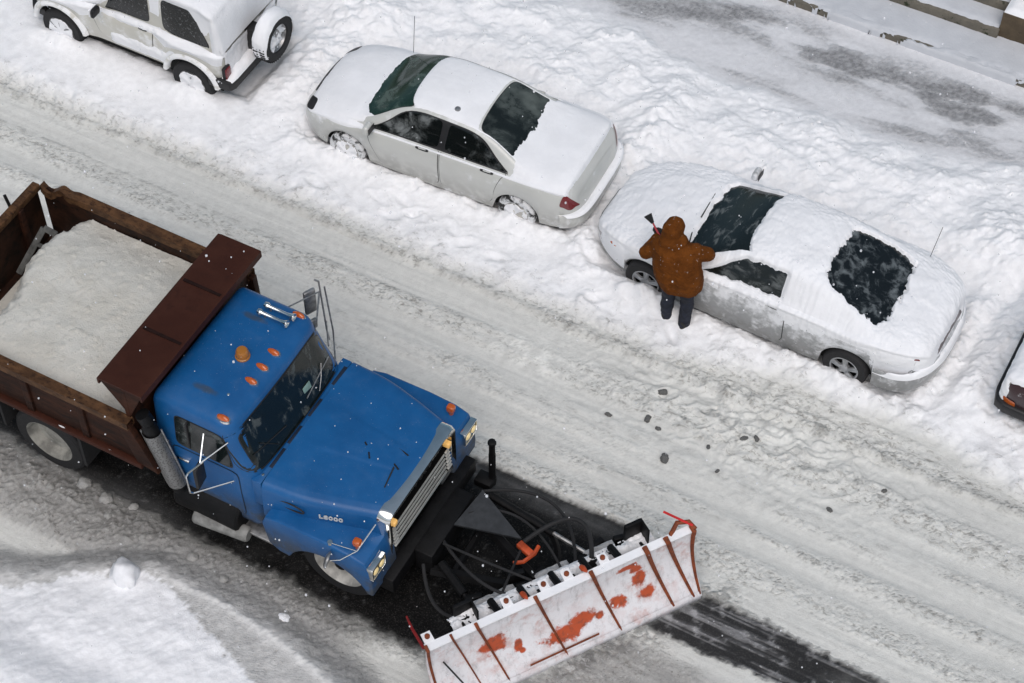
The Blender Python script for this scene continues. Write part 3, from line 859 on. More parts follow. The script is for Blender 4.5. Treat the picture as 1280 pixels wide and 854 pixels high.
# ------------------------------------------------------------------ silver coupe
def coupe():
    t = thing('parked_car', 'silver two-door coupe under thick snow with a person standing at its front wing', 'car',
              (-5.03, 16.42, -.01), R(180 - 1.5))
    L = 2.45
    c = Car(W=[(-L, .36), (-2.40, .52), (-2.28, .68), (-2.05, .81), (-1.75, .885), (-1.3, .92), (0, .925), (1.2, .915), (1.6, .88), (1.95, .79), (2.2, .65), (2.36, .50), (L, .30)],
            ZB=[(-L, .34), (-2.3, .26), (-1.8, .23), (0, .20), (1.7, .21), (2.2, .23), (L, .32)],
            ZS=[(-L, .56), (-2.42, .64), (-2.35, .77), (-2.2, .86), (-1.6, .92), (-.6, .92), (.6, .885), (1.2, .85), (1.8, .76), (2.2, .64), (2.36, .54), (L, .46)],
            ZT=[(-L, .57), (-2.42, .66), (-2.36, .82), (-2.24, .93), (-2.05, .975), (-1.85, 1.0), (-1.66, 1.02), (-.84, 1.30), (-.6, 1.36), (-.2, 1.385), (.1, 1.37), (.26, 1.33), (1.08, .95), (1.2, .93), (1.8, .84), (2.2, .70), (2.36, .58), (L, .47)],
            YT=[(-L, .2), (-2.35, .42), (-2.1, .58), (-1.75, .68), (-.9, .58), (.1, .57), (.35, .60), (.95, .74), (1.6, .68), (2.15, .5), (L, .25)],
            ZR=[(-L, .565), (-2.41, .65), (-2.35, .80), (-2.22, .91), (-1.9, .96), (-1.66, .99), (-.94, 1.24), (-.55, 1.30), (-.1, 1.315), (.15, 1.28), (.86, .96), (.98, .92), (1.7, .81), (2.2, .67), (2.36, .56), (L, .465)],
            arches=[(1.44, .29, .36), (-1.40, .29, .36)], L=(-L, L))
    paint = painted('silver_car_paint', (.30, .31, .31), .30, (.82, .83, .85), .44, .80, 6, grime=(.17, .17, .165), zdust=(.32, .78))
    c.body(paint, t); c.floor(M['under'], t)
    gw = glassy('coupe_windscreen', (.008, .012, .012), (.50, .55, .55), .50, .80, 9, .10, .40, stretch=(1, .5, 1))
    gs = glassy('coupe_side_glass', (.008, .010, .010), (.42, .46, .46), .45, .85, 9, .15, .40, stretch=(.5, 1, 1))
    gr = glassy('coupe_rear_glass', (.006, .008, .009), (.34, .39, .41), .46, .78, 6, .12, .55)
    rub = M['black']
    def ws(a, bb):
        v = 8 + bb * 1.86; k = np.abs(bb)
        lo = 1.10 - .15 * k ** 2; hi = .24 - .10 * k ** 2
        return lo + (hi - lo) * (a + 1) / 2, v
    def rw(a, bb):
        v = 8 + bb * 1.84; k = np.abs(bb)
        lo = -1.76 + .05 * k ** 2; hi = -.74 - .05 * k ** 2
        return lo + (hi - lo) * (a + 1) / 2, v
    c.patch('windscreen', ws, gw, t, .004, wrap=True, n=9); c.patch('rear_window', rw, gr, t, .004, wrap=True, n=9)
    for sd in (1, -1):
        def fw(a, bb):
            q = (bb + 1) / 2; v = 4.15 + q * 1.6
            f = .82 - .55 * q ** 1.2; r = -.42 + .02 * q
            return r + (f - r) * (a + 1) / 2, v
        def qw(a, bb):
            q = (bb + 1) / 2; v = 4.2 + q * 1.5
            f = -.50; r = -1.15 + .40 * q ** 1.3
            return r + (f - r) * (a + 1) / 2, v
        c.patch('door_window', fw, gs, t, .004, sd, n=8); c.patch('quarter_window', qw, gs, t, .004, sd, n=8)
        def fd(a, bb):
            q = (bb + 1) / 2; v = .35 + q * 3.5
            f = .94 - .2 * (1 - q) ** 2; r = -.52
            return r + (f - r) * (a + 1) / 2, v
        dr = c.patch('door', fd, paint, t, .0055, sd, n=14, rings=14)
        c.patch('door_gap', lambda a, b_: fd(a * 1.016, b_ * 1.005), rub, dr, .003, sd, n=14, rings=14)
        hp = c.patch('door_handle', lambda a, b_: (-.38 + a * .09, 3.05 + b_ * .15), paint, dr, .014, sd, n=4)
        c.patch('handle_recess', lambda a, b_: (-.38 + a * .11, 3.05 + b_ * .26), rub, dr, .007, sd, n=4)
        c.patch('tail_light', lambda a, b_: (-2.20 + .16 * a - .02 * b_, 3.2 + .5 * b_), M['red'], t, .008, sd, n=5)
        c.patch('side_marker', lambda a, b_: (1.98 + .08 * a, 2.6 + .3 * b_), M['amber'], t, .006, sd, n=5)
        mirror_part(t, (.80, sd * .99, .98), M['black'] if sd == 1 else paint, sd)
        for wx in (1.44, -1.40): wheel(t, (wx, sd * .80, .305), .310, .2, sd, M['alloy'], 'spoke')
    c.patch('tail_light_bar', lambda a, b_: (-2.385 + .014 * a, 8 + 3.6 * b_), M['dark_red'], t, .006, wrap=True)
    # wrap-round rear bumper carrying a thick roll of snow
    ph = np.linspace(-math.pi / 2, math.pi / 2, 121)
    def plan(ph, g): return -1.78 - (.66 + g) * np.abs(np.cos(ph)) ** .72, (.925 + g * .35) * np.sign(np.sin(ph)) * np.abs(np.sin(ph)) ** .80
    P = []
    for q in np.linspace(0, 1, 12):
        a = q * math.pi; x, y = plan(ph, .045 * math.sin(a) ** .6); P.append(np.stack([x, y, 0 * x + .27 + .33 * (.5 - .5 * math.cos(a))], -1))
    gridmesh('rear_bumper', np.array(P).transpose(1, 0, 2), paint, t)
    P = []; fz = fbm(ph * 3.1, ph * 0, 4, 4)
    for q in np.linspace(-1, 1, 19):
        x, y = plan(ph, .005 + .058 * q + .006 * fz)
        P.append(np.stack([x, y, .535 + (.085 + .022 * fz + .010 * fbm(ph * 9, ph * 0 + q, 2, 7)) * (1 - abs(q) ** 3) * sst(1.56, 1.35, np.abs(ph))], -1))
    gridmesh('bumper_snow', np.array(P).transpose(1, 0, 2), M['car_snow'], t)
    bm = B(); p = c.P(np.array([-1.75]), np.array([4.6]), 0, -1)[0]; tube(bm, [p, p + np.array([-.06, -.05, .62])], .004, 5); obj('antenna', bm, M['black'], t)
    bm = B(); tube(bm, [(1.12, .2, .98), (1.0, .62, 1.02)], .009, 5); tube(bm, [(1.12, -.45, .98), (1.08, .1, 1.02)], .009, 5); obj('wiper', bm, M['black'], t)
    def th(X, V, sd, P, Nn):
        y = P[..., 1]
        n1 = fbm(X * 2.0 + 5 * sd, y * 2.0, 4, 33); n2 = fbm(X * 8, y * 8 + P[..., 2] * 6, 4, 36); n3 = fbm(X * 24, y * 24 + P[..., 2] * 20, 3, 39)
        up = np.maximum(sst(.05, .62, Nn[..., 2]), .42 * sst(-.2, .25, n1 + .5 * n2 + .3))
        k = np.where(V >= 6, (8 - V) / 1.86, 1.1) * sd
        ka = np.abs(k)
        lo = 1.07 - .14 * ka ** 2 + .05 * n2 + .05 * n1; hi = .24 - .10 * ka ** 2 + .04 * n2
        w1 = sst(.0, .05, lo - X) * sst(.0, .05, X - hi) * sst(1.0, .9, ka + .05 * n2)
        lo = -1.66 + .10 * n2 + .08 * n1 + .06 * sst(.2, -.8, k); hi = -.80 + .08 * n2 
        w2 = sst(1.10, .92, np.abs((X + 1.24) / .46) ** 2.8 + np.abs(ka / .93) ** 2.8 + .45 * n2 + .35 * n1 + .25 * n3)
        vv = 4.25 + .35 * sst(.3, -.45, X) * 0
        f = .80 - .55 * np.clip((V - 4.15) / 1.6, 0, 1) ** 1.2
        side_ = sst(4.25, 4.5, V + .25 * n2) * sst(5.85, 5.6, V + .2 * n2) * sst(.03, -.03, X - f + .05 * n2) * sst(-.44, -.36, X + .04 * n2)
        low = sst(2.0, 3.3, V + .8 * n1 + .5 * n2 + .35 * n3 + .5 * sst(-.6, -2.0, X) - .1 * sst(.2, 1.0, X))
        edge = sst(.0, .10, 2.42 - np.abs(X) + .02 * n2)
        t_ = (.050 + .020 * n1 + .014 * n2 + .011 * n3) * up * low * edge
        t_ = t_ + .022 * sst(.9, 1.4, X) * up * edge + .012 * up * sst(-1.5, -1.8, X) * edge
        return np.where(t_ > 0, t_, 0) * (1 - np.clip(w1 + w2 + side_, 0, 1)) - .006 * np.clip(w1 + w2 + side_, 0, 1) - .0035 * (1 - up * low)
    c.snow('snow_cover', th, M['car_snow'], t, 330, 150, .55)
    return t

# ------------------------------------------------------------------ maroon car at the right edge
def wagon():
    t = thing('parked_car', 'dark maroon car cut off at the picture edge with an amber corner lamp', 'car', (.36, 16.62, .02), R(180))
    L = 2.1
    c = Car(W=[(-L, .66), (-1.95, .78), (-1.6, .84), (0, .86), (1.6, .855), (1.95, .84), (2.06, .80), (L, .74)],
            ZB=[(-L, .36), (-1.9, .28), (0, .24), (1.9, .26), (L, .34)],
            ZS=[(-L, .80), (-2.0, .90), (-1.8, .95), (0, .96), (1.2, .93), (1.9, .90), (2.05, .86), (L, .80)],
            ZT=[(-L, .82), (-2.0, .95), (-1.75, 1.02), (-1.35, 1.05), (-.85, 1.38), (-.6, 1.42), (.2, 1.42), (.4, 1.36), (.95, 1.03), (1.1, 1.0), (1.9, .95), (2.05, .90), (L, .82)],
            YT=[(-L, .55), (-1.8, .66), (-1.3, .68), (-.7, .60), (.3, .60), (.9, .70), (1.8, .70), (L, .62)],
            ZR=[(-L, .81), (-2.0, .93), (-1.4, 1.0), (-.8, 1.32), (-.5, 1.36), (.2, 1.36), (.8, 1.03), (1.0, .98), (1.9, .93), (2.05, .88), (L, .81)],
            arches=[(1.20, .29, .34), (-1.25, .29, .34)], L=(-L, L))
    paint = painted('maroon_paint', (.030, .0055, .009), .32, (.70, .71, .72), .60, .78, 9, grime=(.05, .04, .04))
    c.body(paint, t); c.floor(M['under'], t)
    g = glassy('maroon_car_glass', (.008, .010, .010), a=.5, b=.7)
    trim = simple('pale_trim', (.34, .33, .29), .5, .2, .2)
    for sd in (1, -1):
        c.patch('side_window', lambda a, b_: (-.25 + .60 * a - .16 * b_, 4.9 + .75 * b_), g, t, .004, sd, n=8)
        dr = c.patch('door', lambda a, b_: (.0 + .62 * a, 2.1 + 1.75 * b_), paint, t, .005, sd, n=14)
        c.patch('corner_lamp', lambda a, b_: (1.975 + .085 * a, .95 + .45 * b_), M['amber'], t, .010, sd, n=5)
        c.seam('side_trim', [(2.0, 3.7), (2.05, 2.6), (2.06, 1.3)], trim, t, sd, .018, .006)
        c.seam('side_trim', [(2.02, .35), (1.72, .35), (1.60, .35)], trim, t, sd, .018, .008)
        c.patch('head_light', lambda a, b_: (2.085 + .008 * a, 2.3 + 1.2 * b_), M['clear'], t, .006, sd, n=5)
        for wx in (1.20, -1.25): wheel(t, (wx, sd * .75, .30), .30, .18, sd, M['rim_white'], 'cap')
    c.patch('rear_window', lambda a, b_: (-1.10 + .22 * a, 8 + 1.7 * b_), g, t, .004, wrap=True)
    c.patch('windscreen', lambda a, b_: (.68 - .26 * a, 8 + 1.8 * b_), g, t, .004, wrap=True)
    bm = B(); prism(bm, [(2.19, -.62), (2.19, .62), (2.14, .82), (2.02, .885), (1.55, .895), (1.55, .82), (1.98, .80), (2.05, .6), (2.05, -.6), (1.98, -.80), (1.55, -.82), (1.55, -.895), (2.02, -.885), (2.14, -.82)], .34, .50, 'xy', .03, 3)
    obj('front_bumper', bm, M['black'], t)
    def th(X, V, sd, P, Nn):
        n1 = fbm(X * 3, P[..., 1] * 3, 4, 53); n2 = fbm(X * 9, P[..., 1] * 9 + P[..., 2] * 7, 3, 56)
        return (.060 + .02 * n1 + .018 * n2) * np.maximum(sst(.1, .6, Nn[..., 2]) * sst(2.8, 3.6, V + n1), sst(2.02, 2.09, X + .05 * n2) * sst(.2, .6, V)) - .004
    c.snow('snow_cover', th, M['car_snow'], t, 240, 90, .6)
    return t
# ------------------------------------------------------------------ compact boxy off-roader
def offroader():
    t = thing('parked_car', 'boxy white off-roader with a snow-capped spare wheel on its tail', 'car', (-14.92, 16.55, .0), R(180))
    X0, X1 = -1.66, 1.62
    c = Car(W=[(X0, .70), (-1.6, .76), (-1.45, .785), (-.9, .80), (-.55, .755), (.45, .755), (.75, .79), (1.4, .79), (1.55, .74), (X1, .66)],
            ZB=[(X0, .50), (-1.5, .46), (-.6, .40), (.6, .40), (1.5, .46), (X1, .5)],
            ZS=[(X0, .93), (-1.5, .97), (-.6, .98), (.5, .96), (1.2, .90), (1.5, .86), (X1, .72)],
            ZT=[(X0, 1.0), (-1.62, 1.42), (-1.54, 1.66), (-1.3, 1.715), (-.4, 1.73), (.0, 1.72), (.16, 1.66), (.56, 1.10), (.66, 1.07), (1.3, 1.02), (1.52, .96), (X1, .74)],
            YT=[(X0, .64), (-1.55, .66), (-1.2, .61), (.05, .61), (.2, .62), (.5, .66), (.8, .60), (1.45, .56), (X1, .5)],
            ZR=[(X0, .97), (-1.615, 1.38), (-1.53, 1.60), (-1.3, 1.655), (0, 1.655), (.14, 1.60), (.46, 1.08), (.60, 1.03), (1.3, .97), (1.52, .92), (X1, .73)],
            arches=[(1.145, .36, .40), (-1.145, .36, .40)], L=(X0, X1))
    paint = painted('cream_white_paint', (.60, .59, .53), .35, (.84, .85, .86), .5, .72, 3, grime=(.50, .49, .45))
    paint2 = painted('snowed_cream_paint', (.60, .59, .53), .35, (.86, .87, .88), .34, .52, 5)
    c.body(paint, t, nx=220); c.floor(M['under'], t)
    g = glassy('off_roader_glass', (.012, .013, .014), (.55, .58, .6), .55, .75, 30, .2, .35)
    for sd in (1, -1):
        def qw(a, b_):
            q = (b_ + 1) / 2; v = 4.35 + q * 1.35
            f = -.70; r = -1.50 + .28 * q ** 1.1
            return r + (f - r) * (a + 1) / 2, v
        w1 = c.patch('quarter_window', qw, g, t, .005, sd, n=6)
        c.patch('window_surround', lambda a, b_: qw(a * 1.04, b_ * 1.06), M['black'], w1, .003, sd, n=6)
        def dw(a, b_):
            q = (b_ + 1) / 2; v = 4.35 + q * 1.35
            f = .36 - .28 * q; r = -.46
            return r + (f - r) * (a + 1) / 2, v
        def dd(a, b_):
            q = (b_ + 1) / 2; v = .5 + q * 3.5
            f = .52 - .10 * (1 - q) ** 2; r = -.53 + .05 * (1 - q) ** 2
            return r + (f - r) * (a + 1) / 2, v
        dr = c.patch('door', dd, paint, t, .007, sd, n=12, rings=14)
        c.patch('door_gap', lambda a, b_: dd(a * 1.018, b_ * 1.008), M['black'], dr, .004, sd, n=12, rings=14)
        c.patch('door_window', dw, g, t, .005, sd, n=7)
        c.patch('door_handle', lambda a, b_: (-.36 + .075 * a, 3.05 + .22 * b_), M['black'], dr, .016, sd, n=4)
        # flared arches
        for ax in (1.145, -1.145):
            th = np.linspace(R(8), R(172), 40); P = []
            for r_, oy in ((.40, .0), (.415, .05), (.44, .062), (.475, .05), (.50, .005)):
                P.append([(ax + r_ * math.cos(a), sd * (.765 + oy), .36 + r_ * math.sin(a)) for a in th])
            gridmesh('wheel_arch_flare', np.array(P), paint2, t)
            wheel(t, (ax, sd * .70, .33), .345, .20, sd, M['steel'], 'spoke', snowy='y')
        p = (-1.705, sd * .665, .66)
        bm = B(); box(bm, p, (.06, .12, .24), None, .012); tl = obj('tail_light', bm, M['red'], t)
        bm = B(); box(bm, (-1.69, sd * .665, .66), (.05, .145, .27), None, .01); obj('lamp_housing', bm, M['black'], tl)
        bm = B(); box(bm, (-1.80, sd * .55, .54), (.02, .12, .05), None, .005); bm2 = obj('bumper_reflector', bm, M['red'], t)
        p = c.P(np.array([-1.30, -1.60]), np.array([6.1, 4.5]), .012, sd)
        bm = B(); tube(bm, [p[0], p[1]], .018, 6); obj('corner_trim', bm, M['black'], t)
        mirror_part(t, (.34, sd * .87, 1.10), M['black'], sd, (.07, .19, .15), False)
        bm = B(); box(bm, (.385, sd * .87, 1.10), (.03, .17, .13), None, .012); obj('mirror_snow', bm, M['car_snow'], t)
        c.patch('head_light', lambda a, b_: (1.585 + .02 * a, 4.0 + .9 * b_), M['black'], t, .006, sd, n=5)
        c.patch('side_marker', lambda a, b_: (.62 + .06 * a, 2.9 + .2 * b_), M['dark_red'], t, .008, sd, n=5)
    # snow clinging to the tailgate
    yy, zz_ = np.meshgrid(np.linspace(-.68, .68, 70), np.linspace(.60, 1.04, 36), indexing='ij')
    f = fbm(yy * 3, zz_ * 3, 4, 71) + .35 * fbm(yy * 12, zz_ * 12, 3, 72)
    th_ = (.035 + .03 * f) * sst(.70, .60, np.abs(yy)) * sst(.60, .66, zz_) + .01 * (zz_ > .95)
    kp = th_ > .012; kp = kp[:-1, :-1] & kp[1:, 1:]
    gridmesh('tailgate_snow', np.stack([-1.655 - th_, yy, zz_], -1), M['car_snow'], t, kp)
    # bumpers, spare wheel
    bm = B(); prism(bm, [(-1.84, -.68), (-1.84, .68), (-1.79, .78), (-1.45, .80), (-1.45, .72), (-1.70, .66), (-1.70, -.66), (-1.45, -.72), (-1.45, -.80), (-1.79, -.78)], .44, .60, 'xy', .02)
    obj('rear_bumper', bm, M['black'], t)
    bm = B(); prism(bm, [(1.72, -.66), (1.72, .66), (1.64, .76), (1.4, .78), (1.4, .70), (1.56, .62), (1.56, -.62), (1.4, -.70), (1.4, -.78), (1.64, -.76)], .44, .58, 'xy', .02)
    obj('front_bumper', bm, M['black'], t)
    sp = B(); rr = .225; cc = (-2.05, -.02, .97); h = .11; r = .36
    lathe(sp, [(rr * .96, -h), (r * .93, -h), (r, -h * .6), (r, h * .6), (r * .93, h), (rr, h), (rr * .9, h * .6), (rr * .9, -h * .6)], cc, (-1, 0, 0), 44, True)
    for k in range(44):
        a = 2 * math.pi * k / 44
        for o in (-.055, .055): box(sp, (cc[0] + o, cc[1] + r * math.cos(a), cc[2] + r * math.sin(a)), (.075, .022, .022), Matrix.Rotation(a, 3, 'X'), 0)
    spo = obj('spare_wheel', sp, M['rubber'], t, 30)
    bm = B(); lathe(bm, [(rr, .07), (rr * .94, .085), (rr * .86, .05), (rr * .6, .02), (rr * .5, .05), (.05, .06), (0, .06)], cc, (-1, 0, 0), 36); obj('rim', bm, M['steel'], spo)
    bm = B(); bx(bm, -1.96, -1.64, -.10, .10, .62, 1.05, .02); obj('spare_bracket', bm, M['black'], t)
    # snow on the spare
    P = []
    for a in np.linspace(R(-22), R(202), 60):
        row = []
        for q in np.linspace(-1, 1, 15):
            f = float(fbm(np.array([a * 2.2]), np.array([q * 1.3]), 3, 8)[0])
            k = max(0, 1 - abs(q) ** 4)
            th = (.012 + .075 * max(0, math.sin(a)) + .02 * f) * k
            row.append((cc[0] + .125 * q + .015 * f, cc[1] + (r * .985 + th - .015 * (1 - k)) * math.cos(a), cc[2] + (r * .985 + th - .015 * (1 - k)) * math.sin(a)))
        P.append(row)
    gridmesh('tyre_snow', np.array(P), M['car_snow'], spo)
    P = []
    for a in np.linspace(0, 2 * math.pi, 50):
        row = []
        for q in np.linspace(0, 1, 10):
            rad = q * rr * .96
            y, z = rad * math.cos(a), rad * math.sin(a)
            f = float(fbm(np.array([y * 11]), np.array([z * 11 + 4]), 3, 18)[0])
            d = .070 + .09 * f - .06 * max(0, z / rr) * 1.0 + .02 * min(0, z / rr)
            row.append((cc[0] - max(.01, min(d, .095)), cc[1] + y, cc[2] + z))
        P.append(row)
    gridmesh('rim_snow', np.array(P), M['car_snow'], spo)
    # snow on body, bumpers
    def th(X, V, sd, P, Nn):
        y = P[..., 1]; z = P[..., 2]
        n1 = fbm(X * 2.0 + 5 * sd, y * 2.0 + z, 4, 133); n2 = fbm(X * 7, y * 7 + z * 6, 3, 136)
        up = sst(-.02, .55, Nn[..., 2])
        qwin = sst(4.22, 4.42, V + .06 * n2) * sst(5.80, 5.65, V) * sst(-1.52, -1.40, X - .22 * (V - 4.35)) * sst(-.62, -.70, X)
        dwin = sst(4.9, 5.1, V + .1 * n2) * sst(5.80, 5.65, V) * sst(-.50, -.44, X) * sst(.40, .30, X + .2 * (V - 4.35))
        low = sst(2.4, 3.4, V + .5 * n1 + .3 * n2 + .9 * sst(-.55, -.85, X) + .8 * sst(.50, .8, X) - .55 * sst(-.1, .3, X) * sst(.55, .45, X))
        sill = .75 * sst(1.6, .9, V + .3 * n2) * sst(-.95, -.7, X) * sst(.30, .15, X)
        rear = 1.6 * sst(-1.50, -1.60, X) * sst(2.0, 3.2, V)
        t_ = (.072 + .02 * n1 + .008 * n2) * np.maximum(up * low, np.maximum(sill * .8, .5 * rear))
        t_ = t_ + .03 * sst(.62, .8, X) * up
        k = np.clip(qwin + dwin, 0, 1)
        return t_ * (1 - k) - .007 * k - .0035 * (1 - np.maximum(up * low, np.maximum(sill, rear)))
    c.snow('snow_cover', th, M['car_snow'], t, 260, 130, .45)
    ys = np.linspace(-.74, .74, 60); qs = np.linspace(-1, 1, 13)
    P = np.array([[(-1.735 + .105 * q + .06 * max(0, abs(y) - .62) * 2 * (q < 0), y, .595 + (.07 + .025 * float(fbm(np.array([y * 5]), np.array([q]), 3, 2)[0])) * (1 - abs(q) ** 4) * (1 - abs(y / .74) ** 8)) for q in qs] for y in ys])
    gridmesh('bumper_snow', P, M['car_snow'], t)
    return t
# ================================================================== THE PLOUGH TRUCK
M['blue'] = None
M['rim_shaded'] = simple('shaded_rear_rim', (.25, .245, .22), .75, 0, .4, 6, .2)  # outer rear rims: shade in the dish is put into this darker colour
M['pitch'] = simple('black_grille_backing', (.003, .003, .003), .9, spec=.1)
M['vent'] = simple('dark_blue_louvre', (.006, .014, .035), .6)
M['lens_dark'] = lamp('dark_lens', (.20, .17, .11))
M['dusty_snow'] = snow_mat('grey_caked_snow', (.42, .43, .44), 25, .5)
M['badge'] = simple('bright_badge', (.62, .62, .60), .35, .1, .05)
def blue_mat():
    q = NT('blue_truck_paint')
    f = q.noise(2.2, 5, .6)
    col = q.mix(q.ramp(f, .25, .75), (.0050, .078, .235), (.0065, .100, .290))
    z = q.n('ShaderNodeSeparateXYZ'); q.t.links.new(q.co, z.inputs[0])
    g = q.math('MULTIPLY', q.ramp(z.outputs[2], 1.35, .8), q.ramp(q.noise(5, 6, .7), .30, .62, .25, 1))
    col = q.mix(g, col, (.055, .065, .08))                       # road film low on the doors
    ch = q.noise(9, 6, .7, stretch=(1, 2.2, 1)); ch2 = q.noise(1.7, 2)
    chip = q.math('MULTIPLY', q.ramp(ch, .70, .73), q.ramp(ch2, .52, .60))
    col = q.mix(chip, col, (.012, .014, .02))
    for sx, sy in ((-1.78, -.62), (-1.86, .50)):                  # rust streaks on the roof
        dx = q.n('ShaderNodeSeparateXYZ'); q.t.links.new(q.co, dx.inputs[0])
        a_ = q.math('DIVIDE', q.math('SUBTRACT', dx.outputs[0], sx), .20); b_ = q.math('DIVIDE', q.math('SUBTRACT', dx.outputs[1], sy), .055)
        d_ = q.math('ADD', q.math('MULTIPLY', a_, a_), q.math('MULTIPLY', b_, b_))
        k_ = q.math('MULTIPLY', q.ramp(q.math('ADD', d_, q.math('MULTIPLY', q.noise(14, 5), 1.2)), 1.7, .5, 0, .6), q.ramp(dx.outputs[2], 2.3, 2.4))
        col = q.mix(k_, col, (.055, .050, .020))
    sp_ = q.noise(75, 2, .6); col = q.mix(q.math('MULTIPLY', q.ramp(sp_, .70, .76), q.ramp(q.noise(3, 3), .4, .6, .15, .55)), col, (.55, .58, .62))
    film = q.ramp(q.noise(4.5, 7, .7), .45, .80, 0, .09)
    col = q.mix(film, col, (.20, .24, .29))
    q.pr(Base_Color=col, Roughness=q.ramp(g, 0, 1, .42, .7), Coat_Weight=.08, Coat_Roughness=.2)
    q.b.inputs['Specular IOR Level'].default_value = .35
    q.bump(q.noise(50, 4), .06, .004)
    return q.m
def rust_mat(name, a, b, c, scale=4, rough=.65, stretch=(1, 1, 1), thr=(.45, .7)):
    q = NT(name)
    f = q.noise(scale, 7, .65, stretch=stretch); f2 = q.noise(scale * 3.1, 6, .7, stretch=stretch)
    col = q.mix(q.ramp(f, .35, .65), a, b); col = q.mix(q.ramp(f2, *thr), col, c)
    q.pr(Base_Color=col, Roughness=rough); q.bump(f2, .25, .01)
    q.b.inputs['Specular IOR Level'].default_value = .15
    return q.m
def rim_glow(): pass

def truck():
    TX, TY = -7.64, 10.72
    t = thing('dump_truck', 'blue dump truck with a rusty salt-filled bed and a snow-caked plough blade', 'truck', (TX, TY, .01), 0)
    M['blue'] = blue_mat(); BL = M['blue']
    rust = rust_mat('rusty_bed_steel', (.020, .008, .005), (.046, .017, .009), (.009, .005, .004), 3.2, .62, (.35, 1.5, 1.5))
    rust_in = rust_mat('rusty_bed_inside', (.013, .006, .004), (.038, .016, .009), (.005, .004, .003), 2.5, .6, (1, 1, 1.2))
    rail = rust_mat('worn_rail_steel', (.060, .030, .015), (.12, .060, .028), (.028, .014, .008), 5, .55, (.9, 1.4, 1.4))
    groove_m = rust_mat('groove_shade', (.014, .005, .004), (.020, .008, .006), (.01, .004, .003))
    shield_m = rust_mat('red_brown_primer', (.040, .0125, .0075), (.052, .018, .011), (.030, .0098, .0066), 2.0, .55, (1, 1, 1), (.5, .8))
    DK, BK = M['dark_metal'], M['black']

    # ---------------- dump body
    db = obj('dump_body', *(lambda bm: (bx(bm, -5.50, -2.50, -1.20, 1.20, 1.22, 1.30), bm)[1:])(B()), rust_in, t)
    def bed_side(sd, rumple):
        bm = B()
        n = 60
        for i in range(n): pass
        xs = np.linspace(-5.50, -2.42, 90)
        P = []
        for x in xs:
            k = rumple * sst(-4.9, -5.35, x); wob = k * (.05 * math.sin(x * 23) - .05)
            yi = sd * 1.21; yo = sd * 1.24; zt = 2.17 + wob
            P.append([(x, yo, 1.42), (x, yo, zt), (x, yi, zt), (x, yi, 1.26)])
        o = gridmesh('side_panel', np.array(P), rust_in if sd > 0 else rust, db)
        smooth_by_angle(o.data, 30)
        # top rail: worn box section, crushed at the tail on the far side
        bm = B(); pts = []; 
        P = []
        for x in xs:
            k = float(rumple * sst(-4.95, -5.3, x)); zz = 2.17 - .06 * k + .045 * k * math.sin(x * 19)
            yy = sd * (1.245 + .03 * k * math.sin(x * 13)); w_ = .065 * (1 - .25 * k); h_ = .055
            P.append([(x, yy - w_, zz - h_), (x, yy - w_, zz + h_), (x, yy + w_, zz + h_), (x, yy + w_, zz - h_), (x, yy - w_, zz - h_)])
        o = gridmesh('top_rail', np.array(P), rail, db); smooth_by_angle(o.data, 30)
        bm = B(); prism(bm, [(-5.5, 1.385), (-2.36, 1.385), (-2.36, 1.455), (-5.5, 1.455)], sd * 1.235, sd * 1.31, 'xz', .01)
        obj('bottom_rail', bm, shield_m, db)
        bm = B(); prism(bm, [(-2.42, 1.46), (-2.14, 1.40), (-2.44, 2.16), (-2.62, 2.16)] if sd < 0 else [(-2.5, 1.46), (-2.34, 1.40), (-2.38, 2.16), (-2.54, 2.16)], sd * 1.20, sd * 1.285, 'xz', .008)
        obj('corner_post', bm, rust, db)
        for x in (-4.75, -3.95, -3.15):
            bm = B(); bx(bm, x - .05, x + .05, min(sd * 1.23, sd * 1.275), max(sd * 1.23, sd * 1.275), 1.455, 2.115, .008)
            obj('side_stake', bm, rust, db)
        # snow lying on the bottom rail's ledge
        xs2 = np.linspace(-5.45, -2.5, 150)
        Pq = np.array([[(x, sd * (1.290 + .016 * q), 1.452 + max(-.01, (-.002 + .022 * float(fbm(np.array([x * 1.7]), np.array([sd * 2.]), 4, 4)[0]))) * (1 - q * q)) for q in (-1, -.5, 0, .5, 1)] for x in xs2])
        gridmesh('rail_snow', Pq, M['car_snow'], db)
    bed_side(1, 1); bed_side(-1, 0)
    bm = B()
    prism(bm, [(-5.56, 1.30), (-5.50, 1.30), (-5.50, 2.20), (-5.56, 2.20)], -1.2, 1.13, 'xz', .006)
    tg = obj('tailgate', bm, rust_in, t)
    bm = B(); box(bm, (-5.53, -.03, 2.20), (.11, 2.40, .10), None, .015); obj('tailgate_rail', bm, rail, tg)
    for y in (-.8, 0, .75):
        bm = B(); box(bm, (-5.475, y, 1.75), (.06, .09, .86), None, .008); obj('tailgate_rib', bm, rust, tg)
    for y in (.72, -.6):
        bm = B(); tube(bm, [(-5.57, y, 2.05), (-5.66, y + .02, 2.36)], .022, 8); obj('tailgate_hook', bm, DK, tg)
    # spinner chute frame half buried at the tail
    bm = B(); tube(bm, [(-5.30, .30, 1.55), (-5.18, .78, 1.98)], .045, 6); tube(bm, [(-5.05, .42, 1.6), (-5.02, .80, 1.92)], .04, 6); tube(bm, [(-5.18, .78, 1.98), (-5.02, .80, 1.92)], .045, 6)
    tube(bm, [(-5.22, .62, 1.83), (-5.0, .66, 1.75)], .03, 6); obj('conveyor_frame', bm, simple('dirty_grey_steel', (.075, .075, .07), .7, 0, .4, 9, .2), db)
    bm = B(); prism(bm, [(-2.50, 1.28), (-2.44, 1.28), (-2.44, 2.72), (-2.50, 2.72)], -1.2, 1.2, 'xz', .006)
    obj('front_bulkhead', bm, rust, db)
    # cab protector: folded plate
    bm = B()
